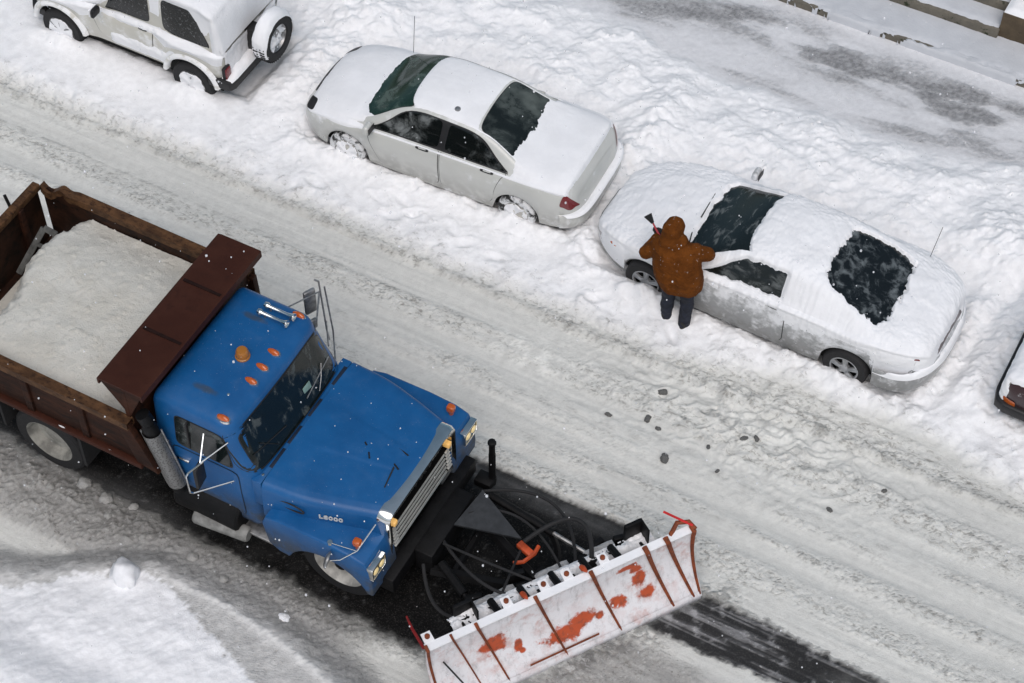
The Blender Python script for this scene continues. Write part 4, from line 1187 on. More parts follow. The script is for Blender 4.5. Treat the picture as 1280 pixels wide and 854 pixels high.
    prism(bm, [(-2.80, 2.66), (-2.80, 2.75), (-2.745, 2.765), (-2.205, 2.775), (-2.195, 2.77), (-2.195, 2.67), (-2.215, 2.67), (-2.215, 2.75), (-2.27, 2.75), (-2.75, 2.74), (-2.775, 2.73), (-2.775, 2.66)], -1.21, 1.21, 'xz')
    sh = obj('cab_protector', bm, shield_m, t, 25)
    for y in (-.38, .42):
        bm = B(); prism(bm, [(y - .022, 2.767), (y - .018, 2.781), (y + .018, 2.781), (y + .022, 2.767)], -2.74, -2.23, 'yz')
        obj('protector_groove', bm, groove_m, sh, 25)  # dark strips stand in for the shadow in the plate's grooves
    for sd in (-1, 1):
        bm = B(); prism(bm, [(-2.78, 2.73), (-2.22, 2.72), (-2.44, 2.25)], sd * 1.17, sd * 1.195, 'xz')
        obj('protector_gusset', bm, rust, sh)
    # ---------------- chassis, tanks, axles, wheels
    bm = B()
    for sd in (-1, 1): bx(bm, -5.5, .55, sd * .43 - .05, sd * .43 + .05, .68, .92, .01)
    for x in (-5.2, -4.04, -3.0, -1.6, -.6): bx(bm, x - .06, x + .06, -.43, .43, .72, .86)
    ch = obj('chassis_frame', bm, DK, t)
    bm = B()
    tube(bm, [(0, -.9, .52), (0, .9, .52)], .07, 10); tube(bm, [(-4.04, -.9, .52), (-4.04, .9, .52)], .10, 10); lathe(bm, [(0, -.18), (.16, -.1), (.2, 0), (.16, .1), (0, .18)], (-4.04, 0, .52), (1, 0, 0), 16)
    tube(bm, [(-3.85, 0, .55), (-1.2, 0, .7)], .05, 8); obj('axle', bm, DK, ch)
    bm = B(); bx(bm, -2.3, .4, -.40, .40, .45, 1.1, .05); obj('engine_block', bm, M['under'], ch)
    for sd in (-1, 1):
        bm = B(); lathe(bm, [(0, -.45), (.26, -.45), (.285, -.42), (.285, .42), (.26, .45), (0, .45)], (-1.72, sd * .84, .68), (1, 0, 0), 24); obj('fuel_tank', bm, DK, t)
        bm = B(); bx(bm, -1.55, -.85, min(sd * .62, sd * 1.02), max(sd * .62, sd * 1.02), .50, .54, .01); obj('cab_step', bm, M['steel'], t)
        wheel(t, (0.0 + .03 * (sd > 0), -.79 if sd < 0 else 1.05, .52), .52, .27, sd, M['rim_white'], 'dish', rr=.34)
        wheel(t, (-4.04, sd * .955, .52), .52, .26, sd, M['rim_shaded'], 'dish', rr=.345)
        wheel(t, (-4.04, sd * .66, .52), .52, .26, sd, M['rim_white'], 'dish', rr=.345)
        bm = B(); prism(bm, [(-4.66, .55), (-4.62, .55), (-4.62, 1.15), (-4.66, 1.15)], sd * .52, sd * 1.15, 'xz'); obj('mud_flap', bm, M['rubber'], t)
        bm = B(); prism(bm, [(-3.46, .5), (-3.42, .5), (-3.42, 1.2), (-3.46, 1.2)], sd * .52, sd * 1.15, 'xz'); obj('mud_flap', bm, M['rubber'], t)
    # snow-dusted pipe under the cab
    bm = B(); lathe(bm, [(0, -.36), (.085, -.36), (.10, -.33), (.10, .33), (.085, .36), (0, .36)], (-1.52, -1.075, .52), (1, 0.10, 0), 20); obj('air_tank', bm, simple('slushy_tank', (.20, .20, .19), .7, 0, .4, 7, .2), t)

    # ---------------- cab
    CY = -.02
    lv = [(.74, -2.30, -.98, .955, .12), (1.05, -2.30, -.97, .97, .15), (1.45, -2.31, -.985, .985, .18), (1.70, -2.32, -1.00, .985, .20), (1.74, -2.32, -1.02, .978, .20), (2.34, -2.32, -1.245, .925, .19),
          (2.395, -2.31, -1.262, .915, .18), (2.45, -2.29, -1.305, .880, .17), (2.49, -2.22, -1.40, .78, .15), (2.515, -2.05, -1.5, .52, .10)]
    zf = np.array([l[0] for l in lv]); XF = pchip(zf, [l[2] for l in lv]); XR = pchip(zf, [l[1] for l in lv]); HW = pchip(zf, [l[3] for l in lv]); RF = pchip(zf, [l[4] for l in lv])
    def ring(z):
        xr, xf, h, r = float(XR(z)), float(XF(z)), float(HW(z)), float(RF(z)); rr = .07
        pts = [(xf - .0, y) for y in np.linspace(0, h - r, 5)]
        pts += [(xf - r + r * math.cos(a), h - r + r * math.sin(a)) for a in np.linspace(0, math.pi / 2, 9)[1:]]
        pts += [(x, h) for x in np.linspace(xf - r, xr + rr, 8)[1:]]
        pts += [(xr + rr - rr * math.sin(a), h - rr + rr * math.cos(a)) for a in np.linspace(0, math.pi / 2, 5)[1:]]
        pts += [(xr, y) for y in np.linspace(h - rr, 0, 5)[1:]]
        full = pts + [(x, -y) for x, y in pts[::-1][1:-1]]
        # gentle bow of the front
        return [(x + (.035 * (1 - (y / h) ** 2) if x > xf - r - 1e-6 else 0), y + CY, z) for x, y in full]
    zz = np.concatenate([np.linspace(.74, 2.34, 26), [2.37, 2.395, 2.42, 2.45, 2.47, 2.49, 2.505, 2.515]])
    P = np.array([ring(z) for z in zz]).transpose(1, 0, 2)
    cab = gridmesh('cab', P, BL, t, closed_u=True)
    bm = bmesh.new(); bm.from_mesh(cab.data); es = [e for e in bm.edges if e.is_boundary]; bmesh.ops.holes_fill(bm, edges=es); bmesh.ops.recalc_face_normals(bm, faces=bm.faces)
    for f in bm.faces: f.smooth = True
    bm.to_mesh(cab.data); bm.free()
    def Fp(y, z, off):
        z = np.asarray(z, float); y = np.asarray(y, float); h = HW(z); r = RF(z); xf = XF(z); a = np.minimum(np.abs(y), h - .004)
        ex = np.maximum(a - (h - r), 0)
        x = xf - (r - np.sqrt(np.maximum(r * r - ex * ex, 0))) + .035 * (1 - (a / h) ** 2)
        nx = np.sqrt(np.maximum(1 - (ex / r) ** 2, 0)) * .97; ny = np.sign(y) * ex / r
        return np.stack([x + off * nx, np.sign(y) * a + CY + off * ny, z + off * .22 + 0 * x], -1)
    def rpatch(name, fn, mat, par, n=8., rings=8, seg=72):
        th = np.linspace(0, 2 * np.pi, seg, endpoint=False); k = 1 / (np.abs(np.cos(th)) ** n + np.abs(np.sin(th)) ** n) ** (1 / n)
        r = np.linspace(0, 1, rings + 1)[:, None]
        return gridmesh(name, fn(r * (np.cos(th) * k)[None], r * (np.sin(th) * k)[None]).transpose(1, 0, 2), mat, par, closed_u=True)
    gt = glassy('truck_glass', (.006, .010, .010), (.28, .32, .31), .52, .80, 4, .10, .45, stretch=(1, 1.6, 1))
    wsn = rpatch('windscreen', lambda a, b_: Fp(a * .945, 2.020 + b_ * .305, .006), gt, t, 7)
    rpatch('windscreen_seal', lambda a, b_: Fp(a * .96, 2.020 + b_ * .325, .003), BK, wsn, 7)
    for sd in (-1, 1):
        def Sp(x, z, off): return np.stack([x, sd * (HW(z) + off) + CY, z], -1)
        def win(a, b_):
            z = 2.02 + .245 * b_; q = (b_ + 1) / 2
            f = -1.25 - .12 * q; r = -2.02 + .01 * q
            return r + (f - r) * (a + 1) / 2, z
        wd = rpatch('side_window', lambda a, b_: Sp(*win(a, b_), .006), gt, t, 9)
        rpatch('side_window_seal', lambda a, b_: Sp(*win(a * 1.035, b_ * 1.06), .003), BK, wd, 9)
        bm = B(); bx(bm, -1.845, -1.825, min(sd * .93 + CY, sd * .985 + CY), max(sd * .93 + CY, sd * .985 + CY), 1.79, 2.25, .004); obj('window_bar', bm, BK, wd)
        def dor(a, b_):
            q = (b_ + 1) / 2; z = .86 + .86 * q
            f = -1.19; r = -2.08
            return r + (f - r) * (a + 1) / 2, z
        dr = rpatch('door', lambda a, b_: Sp(*dor(a, b_), .007), BL, t, 16)
        rpatch('door_gap', lambda a, b_: Sp(*dor(a * 1.02, b_ * 1.02), .003), BK, dr, 16)
        bm = B(); bx(bm, -2.03, -1.87, min(sd * .985, sd * 1.02) + CY, max(sd * .985, sd * 1.02) + CY, 1.50, 1.54, .008); obj('door_handle', bm, M['chrome'], dr)
        bm = B(); tube(bm, [(-2.14, sd * .99 + CY, 1.05), (-2.14, sd * 1.03 + CY, 1.10), (-2.14, sd * 1.03 + CY, 1.70), (-2.14, sd * .985 + CY, 1.75)], .013, 8); obj('grab_handle', bm, M['steel'], cab)
        bm = B()
        p = [Fp(np.array([sd * y]), np.array([z]), .02)[0] for y, z in ((.18 + .25, 1.76), (.40 + .25, 1.98))]
        tube(bm, [p[0], Vector(p[0]) * .5 + Vector(p[1]) * .5 + Vector((.012, 0, .008)), p[1]], .005, 6)
        p = [Fp(np.array([sd * y]), np.array([z]), .014)[0] for y, z in ((.22, 1.84), (.80, 1.93))]
        tube(bm, [p[0], p[1]], .007, 6); obj('wiper', bm, BK if sd < 0 else M['steel'], t)
        bm = B(); box(bm, tuple(Fp(np.array([.30]), np.array([1.93]), -.0)[0] + np.array([.01, 0, 0])) if sd > 0 else (-1.5, 0, 2.2), (.004, .14, .10) if sd > 0 else (.01, .01, .01), Matrix.Rotation(R(-14), 3, 'Y')); 
        if sd > 0: obj('inspection_sticker', bm, simple('pale_green_paper', (.22, .34, .30), .7), wsn)
        else: bm.free()
    # roof furniture
    bm = B(); lathe(bm, [(.088, 0), (.088, .03), (.078, .035), (.074, .11), (.058, .135), (0, .142)], (-1.66, -.02 + CY, 2.505), (0, 0, 1), 24); bc = obj('beacon', bm, lamp('dusty_amber', (.36, .135, .014), 0, .3), t)
    bm = B(); lathe(bm, [(.085, -.01), (.085, .012), (.07, .02)], (-1.66, -.02 + CY, 2.505), (0, 0, 1), 24); obj('beacon_base', bm, BK, bc)
    def roofz(y): return 2.470 - .05 * abs(y) ** 3
    for y in (-.84, -.275, -.05, .19, .80):
        z0 = 2.455 if abs(y) > .5 else 2.480
        bm = B(); lathe(bm, [(.001, .062), (.02, .058), (.036, .035), (.040, .0)], (0, 0, 0), (0, 0, 1), 20)
        bmesh.ops.scale(bm, vec=(2.1, 1.0, .9), verts=bm.verts); bmesh.ops.translate(bm, vec=(-1.40 - .05 * (y > .5), y, z0), verts=bm.verts)
        ml = obj('marker_light', bm, M['amber'], t)
        bm = B(); lathe(bm, [(.001, .02), (.05, .016), (.052, -.02)], (0, 0, 0), (0, 0, 1), 20)
        bmesh.ops.scale(bm, vec=(1.9, 1.05, .9), verts=bm.verts); bmesh.ops.translate(bm, vec=(-1.40 - .05 * (y > .5), y, z0), verts=bm.verts)
        obj('marker_bezel', bm, M['chrome'], ml)
    for y in (.68, .56):
        bm = B(); z0 = 2.575
        lathe(bm, [(0, -.20), (.034, -.20), (.042, -.165), (.022, -.13), (.019, .10), (.028, .15), (.050, .195), (.047, .20), (0, .15)], (-1.62 - .02 * (y < .6), y, z0), (1, 0, 0), 16)
        h = obj('air_horn', bm, M['chrome'], t)
        bm = B(); tube(bm, [(-1.75, y, 2.48), (-1.75, y, z0)], .012, 6); tube(bm, [(-1.48, y, 2.46), (-1.48, y, z0)], .012, 6); obj('horn_bracket', bm, M['steel'], h)
    bm = B(); lathe(bm, [(.02, -.01), (.018, .02), (0, .028)], (-1.51, -.56, 2.49), (0, 0, 1), 12); obj('roof_bolt', bm, M['chrome'], cab)
    # mirrors
    for sd in (-1, 1):
        def mp(x, y, z): return (x, sd * y, z)
        k = 1 if sd < 0 else 1.0
        bm = B()
        if sd < 0:
            tube(bm, [mp(-1.63, .93, 2.20), mp(-1.54, 1.20, 1.95)], .012, 6); tube(bm, [mp(-1.30, .945, 2.20), mp(-1.54, 1.20, 1.95)], .012, 6)
            tube(bm, [mp(-1.52, 1.17, 1.95), mp(-1.58, 1.38, 1.95), mp(-1.585, 1.42, 1.93), mp(-1.575, 1.42, 1.62), mp(-1.56, 1.39, 1.58), mp(-1.24, .97, 1.53)], .012, 6)
            mr = obj('mirror_bracket', bm, M['chrome'], t)
            bm = B(); box(bm, mp(-1.55, 1.235, 1.765), (.05, .20, .36), Matrix.Rotation(R(8), 3, 'Z'), .02, 2); obj('side_mirror', bm, BK, mr)
        else:
            tube(bm, [mp(-1.60, 1.37, 2.42), mp(-1.56, 1.40, 2.38), mp(-1.47, 1.33, 1.62), mp(-1.42, 1.29, 1.48)], .013, 6)
            tube(bm, [mp(-1.50, 1.42, 2.30), mp(-1.40, 1.36, 1.60), mp(-1.36, 1.30, 1.48), mp(-1.15, 1.0, 1.50)], .011, 6)
            tube(bm, [mp(-1.70, .92, 2.33), mp(-1.55, 1.38, 2.22)], .010, 6); tube(bm, [mp(-1.30, .93, 2.30), mp(-1.55, 1.38, 2.22)], .012, 6); tube(bm, [mp(-1.20, .97, 1.85), mp(-1.47, 1.34, 1.75)], .010, 6)
            mr = obj('mirror_bracket', bm, M['steel'], t)
            bm = B(); box(bm, mp(-1.63, 1.28, 2.10), (.05, .16, .40), Matrix.Rotation(R(-25), 3, 'Z'), .02, 2); obj('side_mirror', bm, M['steel'], mr)
            bm = B(); box(bm, mp(-1.61, 1.24, 1.72), (.05, .14, .16), Matrix.Rotation(R(-25), 3, 'Z'), .02, 2); obj('side_mirror', bm, M['steel'], mr)
    # exhaust stack
    bm = B(); tube(bm, [(-2.28, -1.17, 2.36), (-2.235, -1.155, 2.22)], .085, 14); lathe(bm, [(.09, 0), (.09, 1.18), (.07, 1.24)], (-2.03, -1.10, .98), (-.205, -.06, 1.2), 18)
    ex = obj('exhaust_stack', bm, M['dark_metal'], t)
    q = NT('perforated_guard'); q.pr(Roughness=.4, Metallic=.5)
    vo = q.n('ShaderNodeTexVoronoi', Scale=38.); q.t.links.new(q.co, vo.inputs['Vector'])
    q.pr(Base_Color=q.mix(q.ramp(vo.outputs['Distance'], .32, .42), (.11, .11, .105), (.22, .22, .215)))
    d_, u_, w_ = frame_from((-.205, -.06, 1.2)); P = []
    for hgt in np.linspace(.12, 1.1, 20):
        row = []
        for a in np.linspace(R(-150), R(30), 14):
            p = Vector((-2.03, -1.10, .98)) + d_ * float(hgt) + Vector((math.cos(a), math.sin(a), 0)) * .112
            row.append(tuple(p))
        P.append(row)
    gridmesh('heat_guard', np.array(P), q.m, ex)
    bm = B()
    for a in (R(-150), R(30)):
        o_ = Vector((math.cos(a), math.sin(a), 0)) * .116
        tube(bm, [Vector((-2.03, -1.10, .98)) + d_ * .10 + o_, Vector((-2.03, -1.10, .98)) + d_ * 1.12 + o_], .012, 6)
    obj('guard_edge', bm, M['steel'], ex)

    # ---------------- hood
    HY = .07
    hwf = pchip([-.90, -.5, 0, .30, .46, .52], [1.01, .985, .88, .795, .75, .735]); hz = pchip([-.90, -.3, .3, .48, .52], [1.690, 1.675, 1.650, 1.635, 1.60])
    xs = np.concatenate([[-.90], np.linspace(-.885, .44, 50), [.47, .50, .52]])
    P = []
    for x in xs:
        w_ = float(hwf(x)); z0 = float(hz(x)); row = []
        cr = max(.02, .29 + (x + .6) * (-.155)) if x < .3 else .15
        def top(y):
            k = 1 - (y / w_) ** 2
            z = z0 + .035 * k
            pan = sst(cr + .03, cr - .015, abs(y)) * sst(-.72, -.45, x) * sst(.34, .26, x)
            return z + .008 * float(pan)
        half = [(w_ + .035, 1.10), (w_ + .03, 1.25), (w_ + .022, 1.40), (w_ + .012, 1.54)] + [(w_ - .09 + .10 * math.cos(a), z0 - .095 + .095 * math.sin(a)) for a in np.linspace(.15, math.pi / 2, 7)]
        ys = np.linspace(w_ - .12, 0, 34)
        half += [(y, top(y)) for y in ys]
        b0 = half[len(half) - 34 - 1]; 
        full = [(-y, z) for y, z in half] + [(y, z) for y, z in half[::-1][1:]]
        P.append([(x, y + .03 + .045 * min(1, max(0, (x + .9) / 1.3)), z) for y, z in full])
    hood = gridmesh('hood', np.array(P), BL, t)
    bm = B(); bx(bm, -1.05, -.918, -.965, 1.025, 1.2, 1.665, .015); cow = obj('cowl', bm, BL, t)
    for y0_, y1_ in ((-.72, -.42), (-.34, -.06), (.10, .38), (.62, .92)):
        bm = B(); bx(bm, -.965, -.915, y0_, y1_, 1.655, 1.6685, .003); obj('cowl_vent', bm, M['vent'], cow)
    bm = B(); lathe(bm, [(.018, -.01), (.018, .015), (0, .02)], (-.96, -.85, 1.665), (0, 0, 1), 10); obj('washer_nozzle', bm, M['chrome'], cow)
    # side emblem recess and lettering
    for sd in (-1,):
        w0 = float(hwf(-.55)); th = np.linspace(0, 2 * np.pi, 33)
        bm = B(); tube(bm, [(-.53 + .17 * math.cos(a), sd * (w0 + .018) + .042, 1.475 + .055 * math.sin(a)) for a in th], .010, 6, False); obj('hood_side_vent', bm, BK, hood)
    def text(body, size, loc, rot, mat, par, name='lettering', ext=.004, sx=1.0, space=1.0):
        cu = bpy.data.curves.new(name, 'FONT'); cu.body = body; cu.size = size; cu.extrude = ext; cu.space_character = space; cu.offset = .003
        o = bpy.data.objects.new(name, cu); COL.objects.link(o)
        dg = bpy.context.evaluated_depsgraph_get(); dg.update()
        me = bpy.data.meshes.new_from_object(o.evaluated_get(dg)); bpy.data.objects.remove(o)
        me.materials.clear(); me.materials.append(mat)
        o2 = bpy.data.objects.new(name, me); link(o2, par); o2.location = loc; o2.rotation_euler = rot; o2.scale = (sx, 1, 1); return o2
    for sd in (-1, 1):
        xa, xb = (-.20, .10)
        ya, yb = (sd * (float(hwf(xa)) + .030) + .053, sd * (float(hwf(xb)) + .030) + .062)
        ang = math.atan2(yb - ya, xb - xa)
        if sd < 0: text('L8000', .095, (xa, ya - .002, 1.42), (math.pi / 2, 0, ang), M['badge'], hood, sx=1.1, space=1.12)
        else: text('L8000', .095, (xb, yb + .002, 1.42), (math.pi / 2, 0, ang + math.pi), M['badge'], hood, sx=1.1, space=1.12)
    bm = B()
    for a, b_ in (((.20, .20, 1.692), (.36, .16, 1.688)), ((.28, -.02, 1.697), (.36, -.06, 1.69)), ((.30, -.06, 1.70), (.34, -.34, 1.675)), ((-.05, -.03, 1.716), (-.0, -.10, 1.715)), ((.18, .55, 1.672), (.22, .50, 1.672)), ((-.16, .07, 1.718), (-.12, .04, 1.718))):
        tube(bm, [a, b_], .010, 5)
    # (scuffed bare marks, pressed flat into the panel)
    for v in bm.verts: v.co.z -= .004
    obj('hood_scuff', bm, BK, hood)

    # ---------------- grille
    gr = B()
    def rrect(hy, z0, z1, r, n=6):
        out = []
        for cy, cz, a0 in ((hy - r, z1 - r, 0), (-hy + r, z1 - r, 90), (-hy + r, z0 + r, 180), (hy - r, z0 + r, 270)):
            for k in range(n + 1):
                a = R(a0 + 90 * k / n); out.append((cy + r * math.cos(a), cz + r * math.sin(a)))
        return out
    rings = [(.44, rrect(.765, .84, 1.655, .12)), (.56, rrect(.765, .84, 1.655, .12)), (.60, rrect(.745, .86, 1.635, .11)), (.585, rrect(.675, .91, 1.545, .08)), (.46, rrect(.665, .92, 1.535, .08))]
    P = np.array([[(x, y + HY, z) for y, z in rr_] for x, rr_ in rings]).transpose(1, 0, 2)
    gs = gridmesh('grille_surround', P, M['chrome'], t, closed_u=True); smooth_by_angle(gs.data, 35)
    bm = B(); prism(bm, [(.44, .90), (.574, .90), (.548, 1.285), (.465, 1.30), (.465, 1.55), (.44, 1.55)], -.67 + HY, .67 + HY, 'xz'); obj('grille_back', bm, M['pitch'], gs)
    for k in range(5):
        z = .925 + .080 * k
        bm = B(); prism(bm, [(.565 - .006 * k, z - .026), (.578 - .0055 * k, z - .026), (.582 - .0055 * k, z), (.576 - .0055 * k, z + .024), (.56 - .006 * k, z + .024)], -.555 + HY, .555 + HY, 'xz', .004); obj('grille_bar', bm, M['bright_bar'], gs)
    for sd in (-1, 1):
        bm = B(); 
        for k in range(6): bx(bm, .50, .600 - .006 * k, sd * .61 - .045 + HY, sd * .61 + .045 + HY, .955 + .06 * k, .975 + .06 * k, .003)
        obj('grille_louvre', bm, M['bright_bar'], gs)
        bm = B(); bx(bm, .50, .605, sd * .615 - .035 + HY, sd * .615 + .035 + HY, 1.36, 1.44, .012); obj('grille_lamp', bm, M['amber_lit'], gs)
    for k, chh in enumerate('FORD'):
        text(chh, .075, (.601, -.17 + .10 * k + HY, 1.555), (math.pi / 2, 0, math.pi / 2), BK, gs, ext=.002)
    # ---------------- fenders with headlamps
    for sd in (-1, 1):
        ya, yb = sd * .66 + HY, sd * 1.21 + HY
        poly = [(-.80, .78), (-.86, 1.14), (-.80, 1.29), (-.62, 1.345), (.0, 1.36), (.34, 1.335), (.52, 1.27), (.58, 1.15), (.61, .80), (.60, .66)] + [(x, z) for x, z in arcpts((0, .46), .56, 21, 159, 16)] + [(-.66, .68)]
        bm = B(); prism(bm, poly, ya, yb, 'xz', .03, 3)
        fd = obj('front_fender', bm, BL, t, 40)
        bm = B(); prism(bm, [(-.56, .5), (.56, .5)] + [(x, z) for x, z in arcpts((0, .50), .56, 15, 165, 10)], sd * .58 + HY, sd * .64 + HY, 'xz'); obj('wheel_well', bm, M['under'], fd)
        cy = sd * 1.06 + HY
        bm = B(); bx(bm, .56, .622, cy - .125, cy + .125, 1.02, 1.21, .015); hl = obj('headlight', bm, M['lens_dark'], t)
        for dy in (-.062, .062):
            bm = B(); lathe(bm, [(.052, 0), (.046, .012), (.025, .020), (0, .022)], (.619, cy + dy, 1.115), (1, 0, 0), 18); obj('headlight_bulb', bm, M['head_lit'], hl)
        bm = B()
        for (y0_, y1_, z0_, z1_) in ((-.142, .142, 1.21, 1.226), (-.142, .142, 1.004, 1.02), (-.142, -.125, 1.02, 1.21), (.125, .142, 1.02, 1.21)): bx(bm, .55, .632, cy + y0_, cy + y1_, z0_, z1_, .004)
        obj('headlight_bezel', bm, M['chrome'], hl)
        cx, cyy = (.36, sd * 1.06 + HY)
        bm = B(); lathe(bm, [(.03, 0), (.03, .06)], (cx, cyy, 1.33), (0, 0, 1), 10); box(bm, (cx, cyy, 1.43), (.10, .09, .11), None, .025, 2); tsg = obj('turn_signal', bm, M['amber'], fd)
    # convex mirror on the near fender
    bm = B(); tube(bm, [(.44, -.72, 1.50), (.40, -1.07, 1.40)], .009, 6); tube(bm, [(.40, -1.07, 1.40), (.07, -1.11, 1.38)], .006, 6); tube(bm, [(.07, -1.11, 1.36), (.07, -1.11, 1.40)], .03, 10)
    tube(bm, [(.40, -1.07, 1.40), (.25, -1.20, 1.28), (.14, -1.24, 1.24)], .008, 6)
    fm = obj('fender_mirror_arm', bm, M['chrome'], t)
    bm = B(); lathe(bm, [(0, -.035), (.06, -.03), (.10, -.01), (.105, .01), (.10, .015), (0, .02)], (.11, -1.25, 1.24), (1, .25, -.25), 24); obj('convex_mirror', bm, M['steel'], fm)
    # front bumper and hitch
    bm = B(); bx(bm, .52, .74, -.98 + HY, .98 + HY, .50, .76, .03); obj('front_bumper', bm, DK, t)
    plough(t)
    return t

def plough(t):
    """hitch, push frame and moldboard; local truck coordinates"""
    DK, BK = M['dark_metal'], M['black']
    q = NT('plough_orange_under_snow')
    xyz = q.n('ShaderNodeSeparateXYZ'); q.t.links.new(q.co, xyz.inputs[0])
    cc = np.array([(1.59 + 3.51) / 2, (-1.63 + 1.22) / 2]); tv = np.array([3.51 - 1.59, 1.22 + 1.63]); LEN = float(np.linalg.norm(tv)); tv = tv / LEN; nv = np.array([tv[1], -tv[0]])
    def W(s, n, z): return (cc[0] + tv[0] * s + nv[0] * n, cc[1] + tv[1] * s + nv[1] * n, z)
    # bare orange paint shows through in patches: along the lower edge and at a few knocked places
    s_ = q.math('ADD', q.math('MULTIPLY', q.math('SUBTRACT', xyz.outputs[0], float(cc[0])), float(tv[0])), q.math('MULTIPLY', q.math('SUBTRACT', xyz.outputs[1], float(cc[1])), float(tv[1])))
    z_ = xyz.outputs[2]
    def spot(s0, z0, rs, rz):
        a = q.math('DIVIDE', q.math('SUBTRACT', s_, s0), rs); b = q.math('DIVIDE', q.math('SUBTRACT', z_, z0), rz)
        d = q.math('ADD', q.math('MULTIPLY', a, a), q.math('MULTIPLY', b, b))
        return q.math('POWER', 2.718, q.math('MULTIPLY', d, -1.0))
    tot = None
    for p in ((-.05, .33, .30, .12), (.20, .40, .22, .13), (-.62, .45, .07, .10), (-.58, .36, .05, .05), (.42, .36, .07, .06), (.68, .42, .14, .10), (.98, .62, .10, .16), (1.05, .38, .14, .08), (.82, .90, .16, .06), (.95, .80, .1, .08), (-.9, .62, .20, .16)):
        e = spot(*p); tot = e if tot is None else q.math('MAXIMUM', tot, e)
    nz = q.noise(7, 7, .68)
    m = q.ramp(q.math('ADD', q.math('MULTIPLY', tot, .56), q.math('MULTIPLY', nz, .95)), .68, .86)
    m2 = q.math('MULTIPLY', q.ramp(q.noise(5, 6, .7), .45, .66, 0, .95), q.ramp(q.noise(2, 3), .4, .6, .3, 1))
    org = q.mix(q.ramp(q.noise(12, 5), .45, .65), (.50, .085, .028), (.30, .07, .035))
    grime = q.math('MULTIPLY', q.ramp(q.noise(9, 7, .78, stretch=(1, 1, .35)), .47, .72), .60)
    col = q.mix(m, q.mix(grime, q.mix(m2, (.80, .79, .81), (.62, .45, .43)), (.33, .32, .32)), org)
    q.pr(Base_Color=col, Roughness=q.ramp(m, 0, 1, .75, .45)); q.bump(q.noise(22, 5), .3, .012)
    mb_mat = q.m
    orange = simple('plough_orange', (.42, .062, .016), .5, 0, .35, 9, .1)
    rustrib = rust_mat('rusty_rib', (.16, .045, .022), (.26, .070, .030), (.07, .03, .02), 8, .6, (1, 1, 1), (.5, .7))
    HALF = LEN / 2
    prof = pchip([.05, .12, .3, .55, .8, 1.0, 1.06], [.33, .30, .19, .085, .035, .03, .045])
    pl = obj('snow_plough', *(lambda bm: (bx(bm, .74, .98, -.5 + .07, .5 + .07, .42, .80, .02), bm)[1:])(B()), DK, t)
    zs = np.linspace(.05, 1.06, 26)
    def blade_top(s): return 1.0 - .20 * sst(1.35, 1.72, s) * 0
    P = []
    for s in np.linspace(-HALF, HALF, 60):
        fr = [W(s, float(prof(z)), z) for z in zs]
        bk = [W(s, float(prof(z)) - .02, z) for z in zs[::-1]]
        P.append(fr + bk + fr[:1])
    mb = gridmesh('moldboard', np.array(P), mb_mat, pl); smooth_by_angle(mb.data, 40)
    # folded top flange, cutting edge
    P = [[W(s, .045, 1.06), W(s, .04, 1.075), W(s, -.05, 1.085), W(s, -.055, 1.07), W(s, -.055, 1.0)] for s in np.linspace(-HALF, HALF, 40)]
    tf = gridmesh('top_flange', np.array(P), M['car_snow'], pl); smooth_by_angle(tf.data, 30)
    P = [[W(s, .325, .0), W(s, .345, .0), W(s, .335, .10), W(s, .31, .14)] for s in np.linspace(-HALF + .02, HALF - .02, 20)]
    gridmesh('cutting_edge', np.array(P), mb_mat, pl)
    P = [[W(s, .285 + .016 * (1 - abs(k)), .185 + .022 * k) for k in (-1, -.4, .4, 1)] for s in np.linspace(-.55, .35, 30)]
    gridmesh('edge_stripe', np.array(P), rustrib, pl)
    for f_, w_, d_ in ((-.405, .010, .03), (-.315, .014, .04), (-.098, .016, .05), (.108, .018, .05), (.312, .022, .06), (.392, .022, .06), (.492, .02, .05), (-.495, .014, .04)):
        s = f_ * LEN; bm = B()
        zz = np.linspace(.10, 1.085, 22)
        sl = .26 if abs(f_) < .45 else (0 if f_ > 0 else .05)
        pts = [W(min(s + sl * (1.085 - z) / .985, HALF - .005), float(prof(min(z, 1.06))) + .012, z) for z in zz] + [W(s, -.02, 1.10)]
        tube(bm, pts, [w_ * (.8 + .7 * k_ / 21) for k_ in range(22)] + [w_ * 1.6], 6); obj('blade_rib', bm, rustrib, pl)
    # bolted tabs on the flange
    for f_ in (-.475, -.19, -.053, .033, .168):
        s = f_ * LEN; bm = B()
        A_ = [W(s - .06, -.05, 1.083), W(s + .06, -.05, 1.083), W(s + .055, -.17, 1.10), W(s - .055, -.17, 1.10)]
        quad_slab(bm, A_, .016); tb = obj('bolt_tab', bm, M['car_snow'], pl)
        bm = B(); lathe(bm, [(.03, 0), (.03, .03), (0, .035)], W(s, -.11, 1.098), (0, 0, 1), 12); obj('tab_bolt', bm, rustrib, pl)
    for f_ in (-.13, .09):
        s = f_ * LEN; bm = B(); lathe(bm, [(.03, -.05), (.036, .0), (.025, .05), (.012, .10), (0, .11)], W(s, -.08, 1.12), (nv[0] * .8, nv[1] * .8, .5), 10); obj('spring_pin', bm, orange, pl)
    # end markers
    bm = B(); tube(bm, [W(-HALF - .0, -.02, 1.06), W(-HALF - .06, -.18, 1.30), W(-HALF - .08, -.26, 1.45)], [.02, .018, .012], 6); obj('marker_rod', bm, rust_mat('red_rod', (.16, .012, .014), (.2, .02, .02), (.1, .01, .01)), pl)
    bm = B(); tube(bm, [W(HALF - .02, -.0, 1.13), W(HALF - .26, -.27, 1.22)], .016, 6); obj('marker_rod', bm, simple('bright_red_rod', (.55, .02, .02), .4), pl)
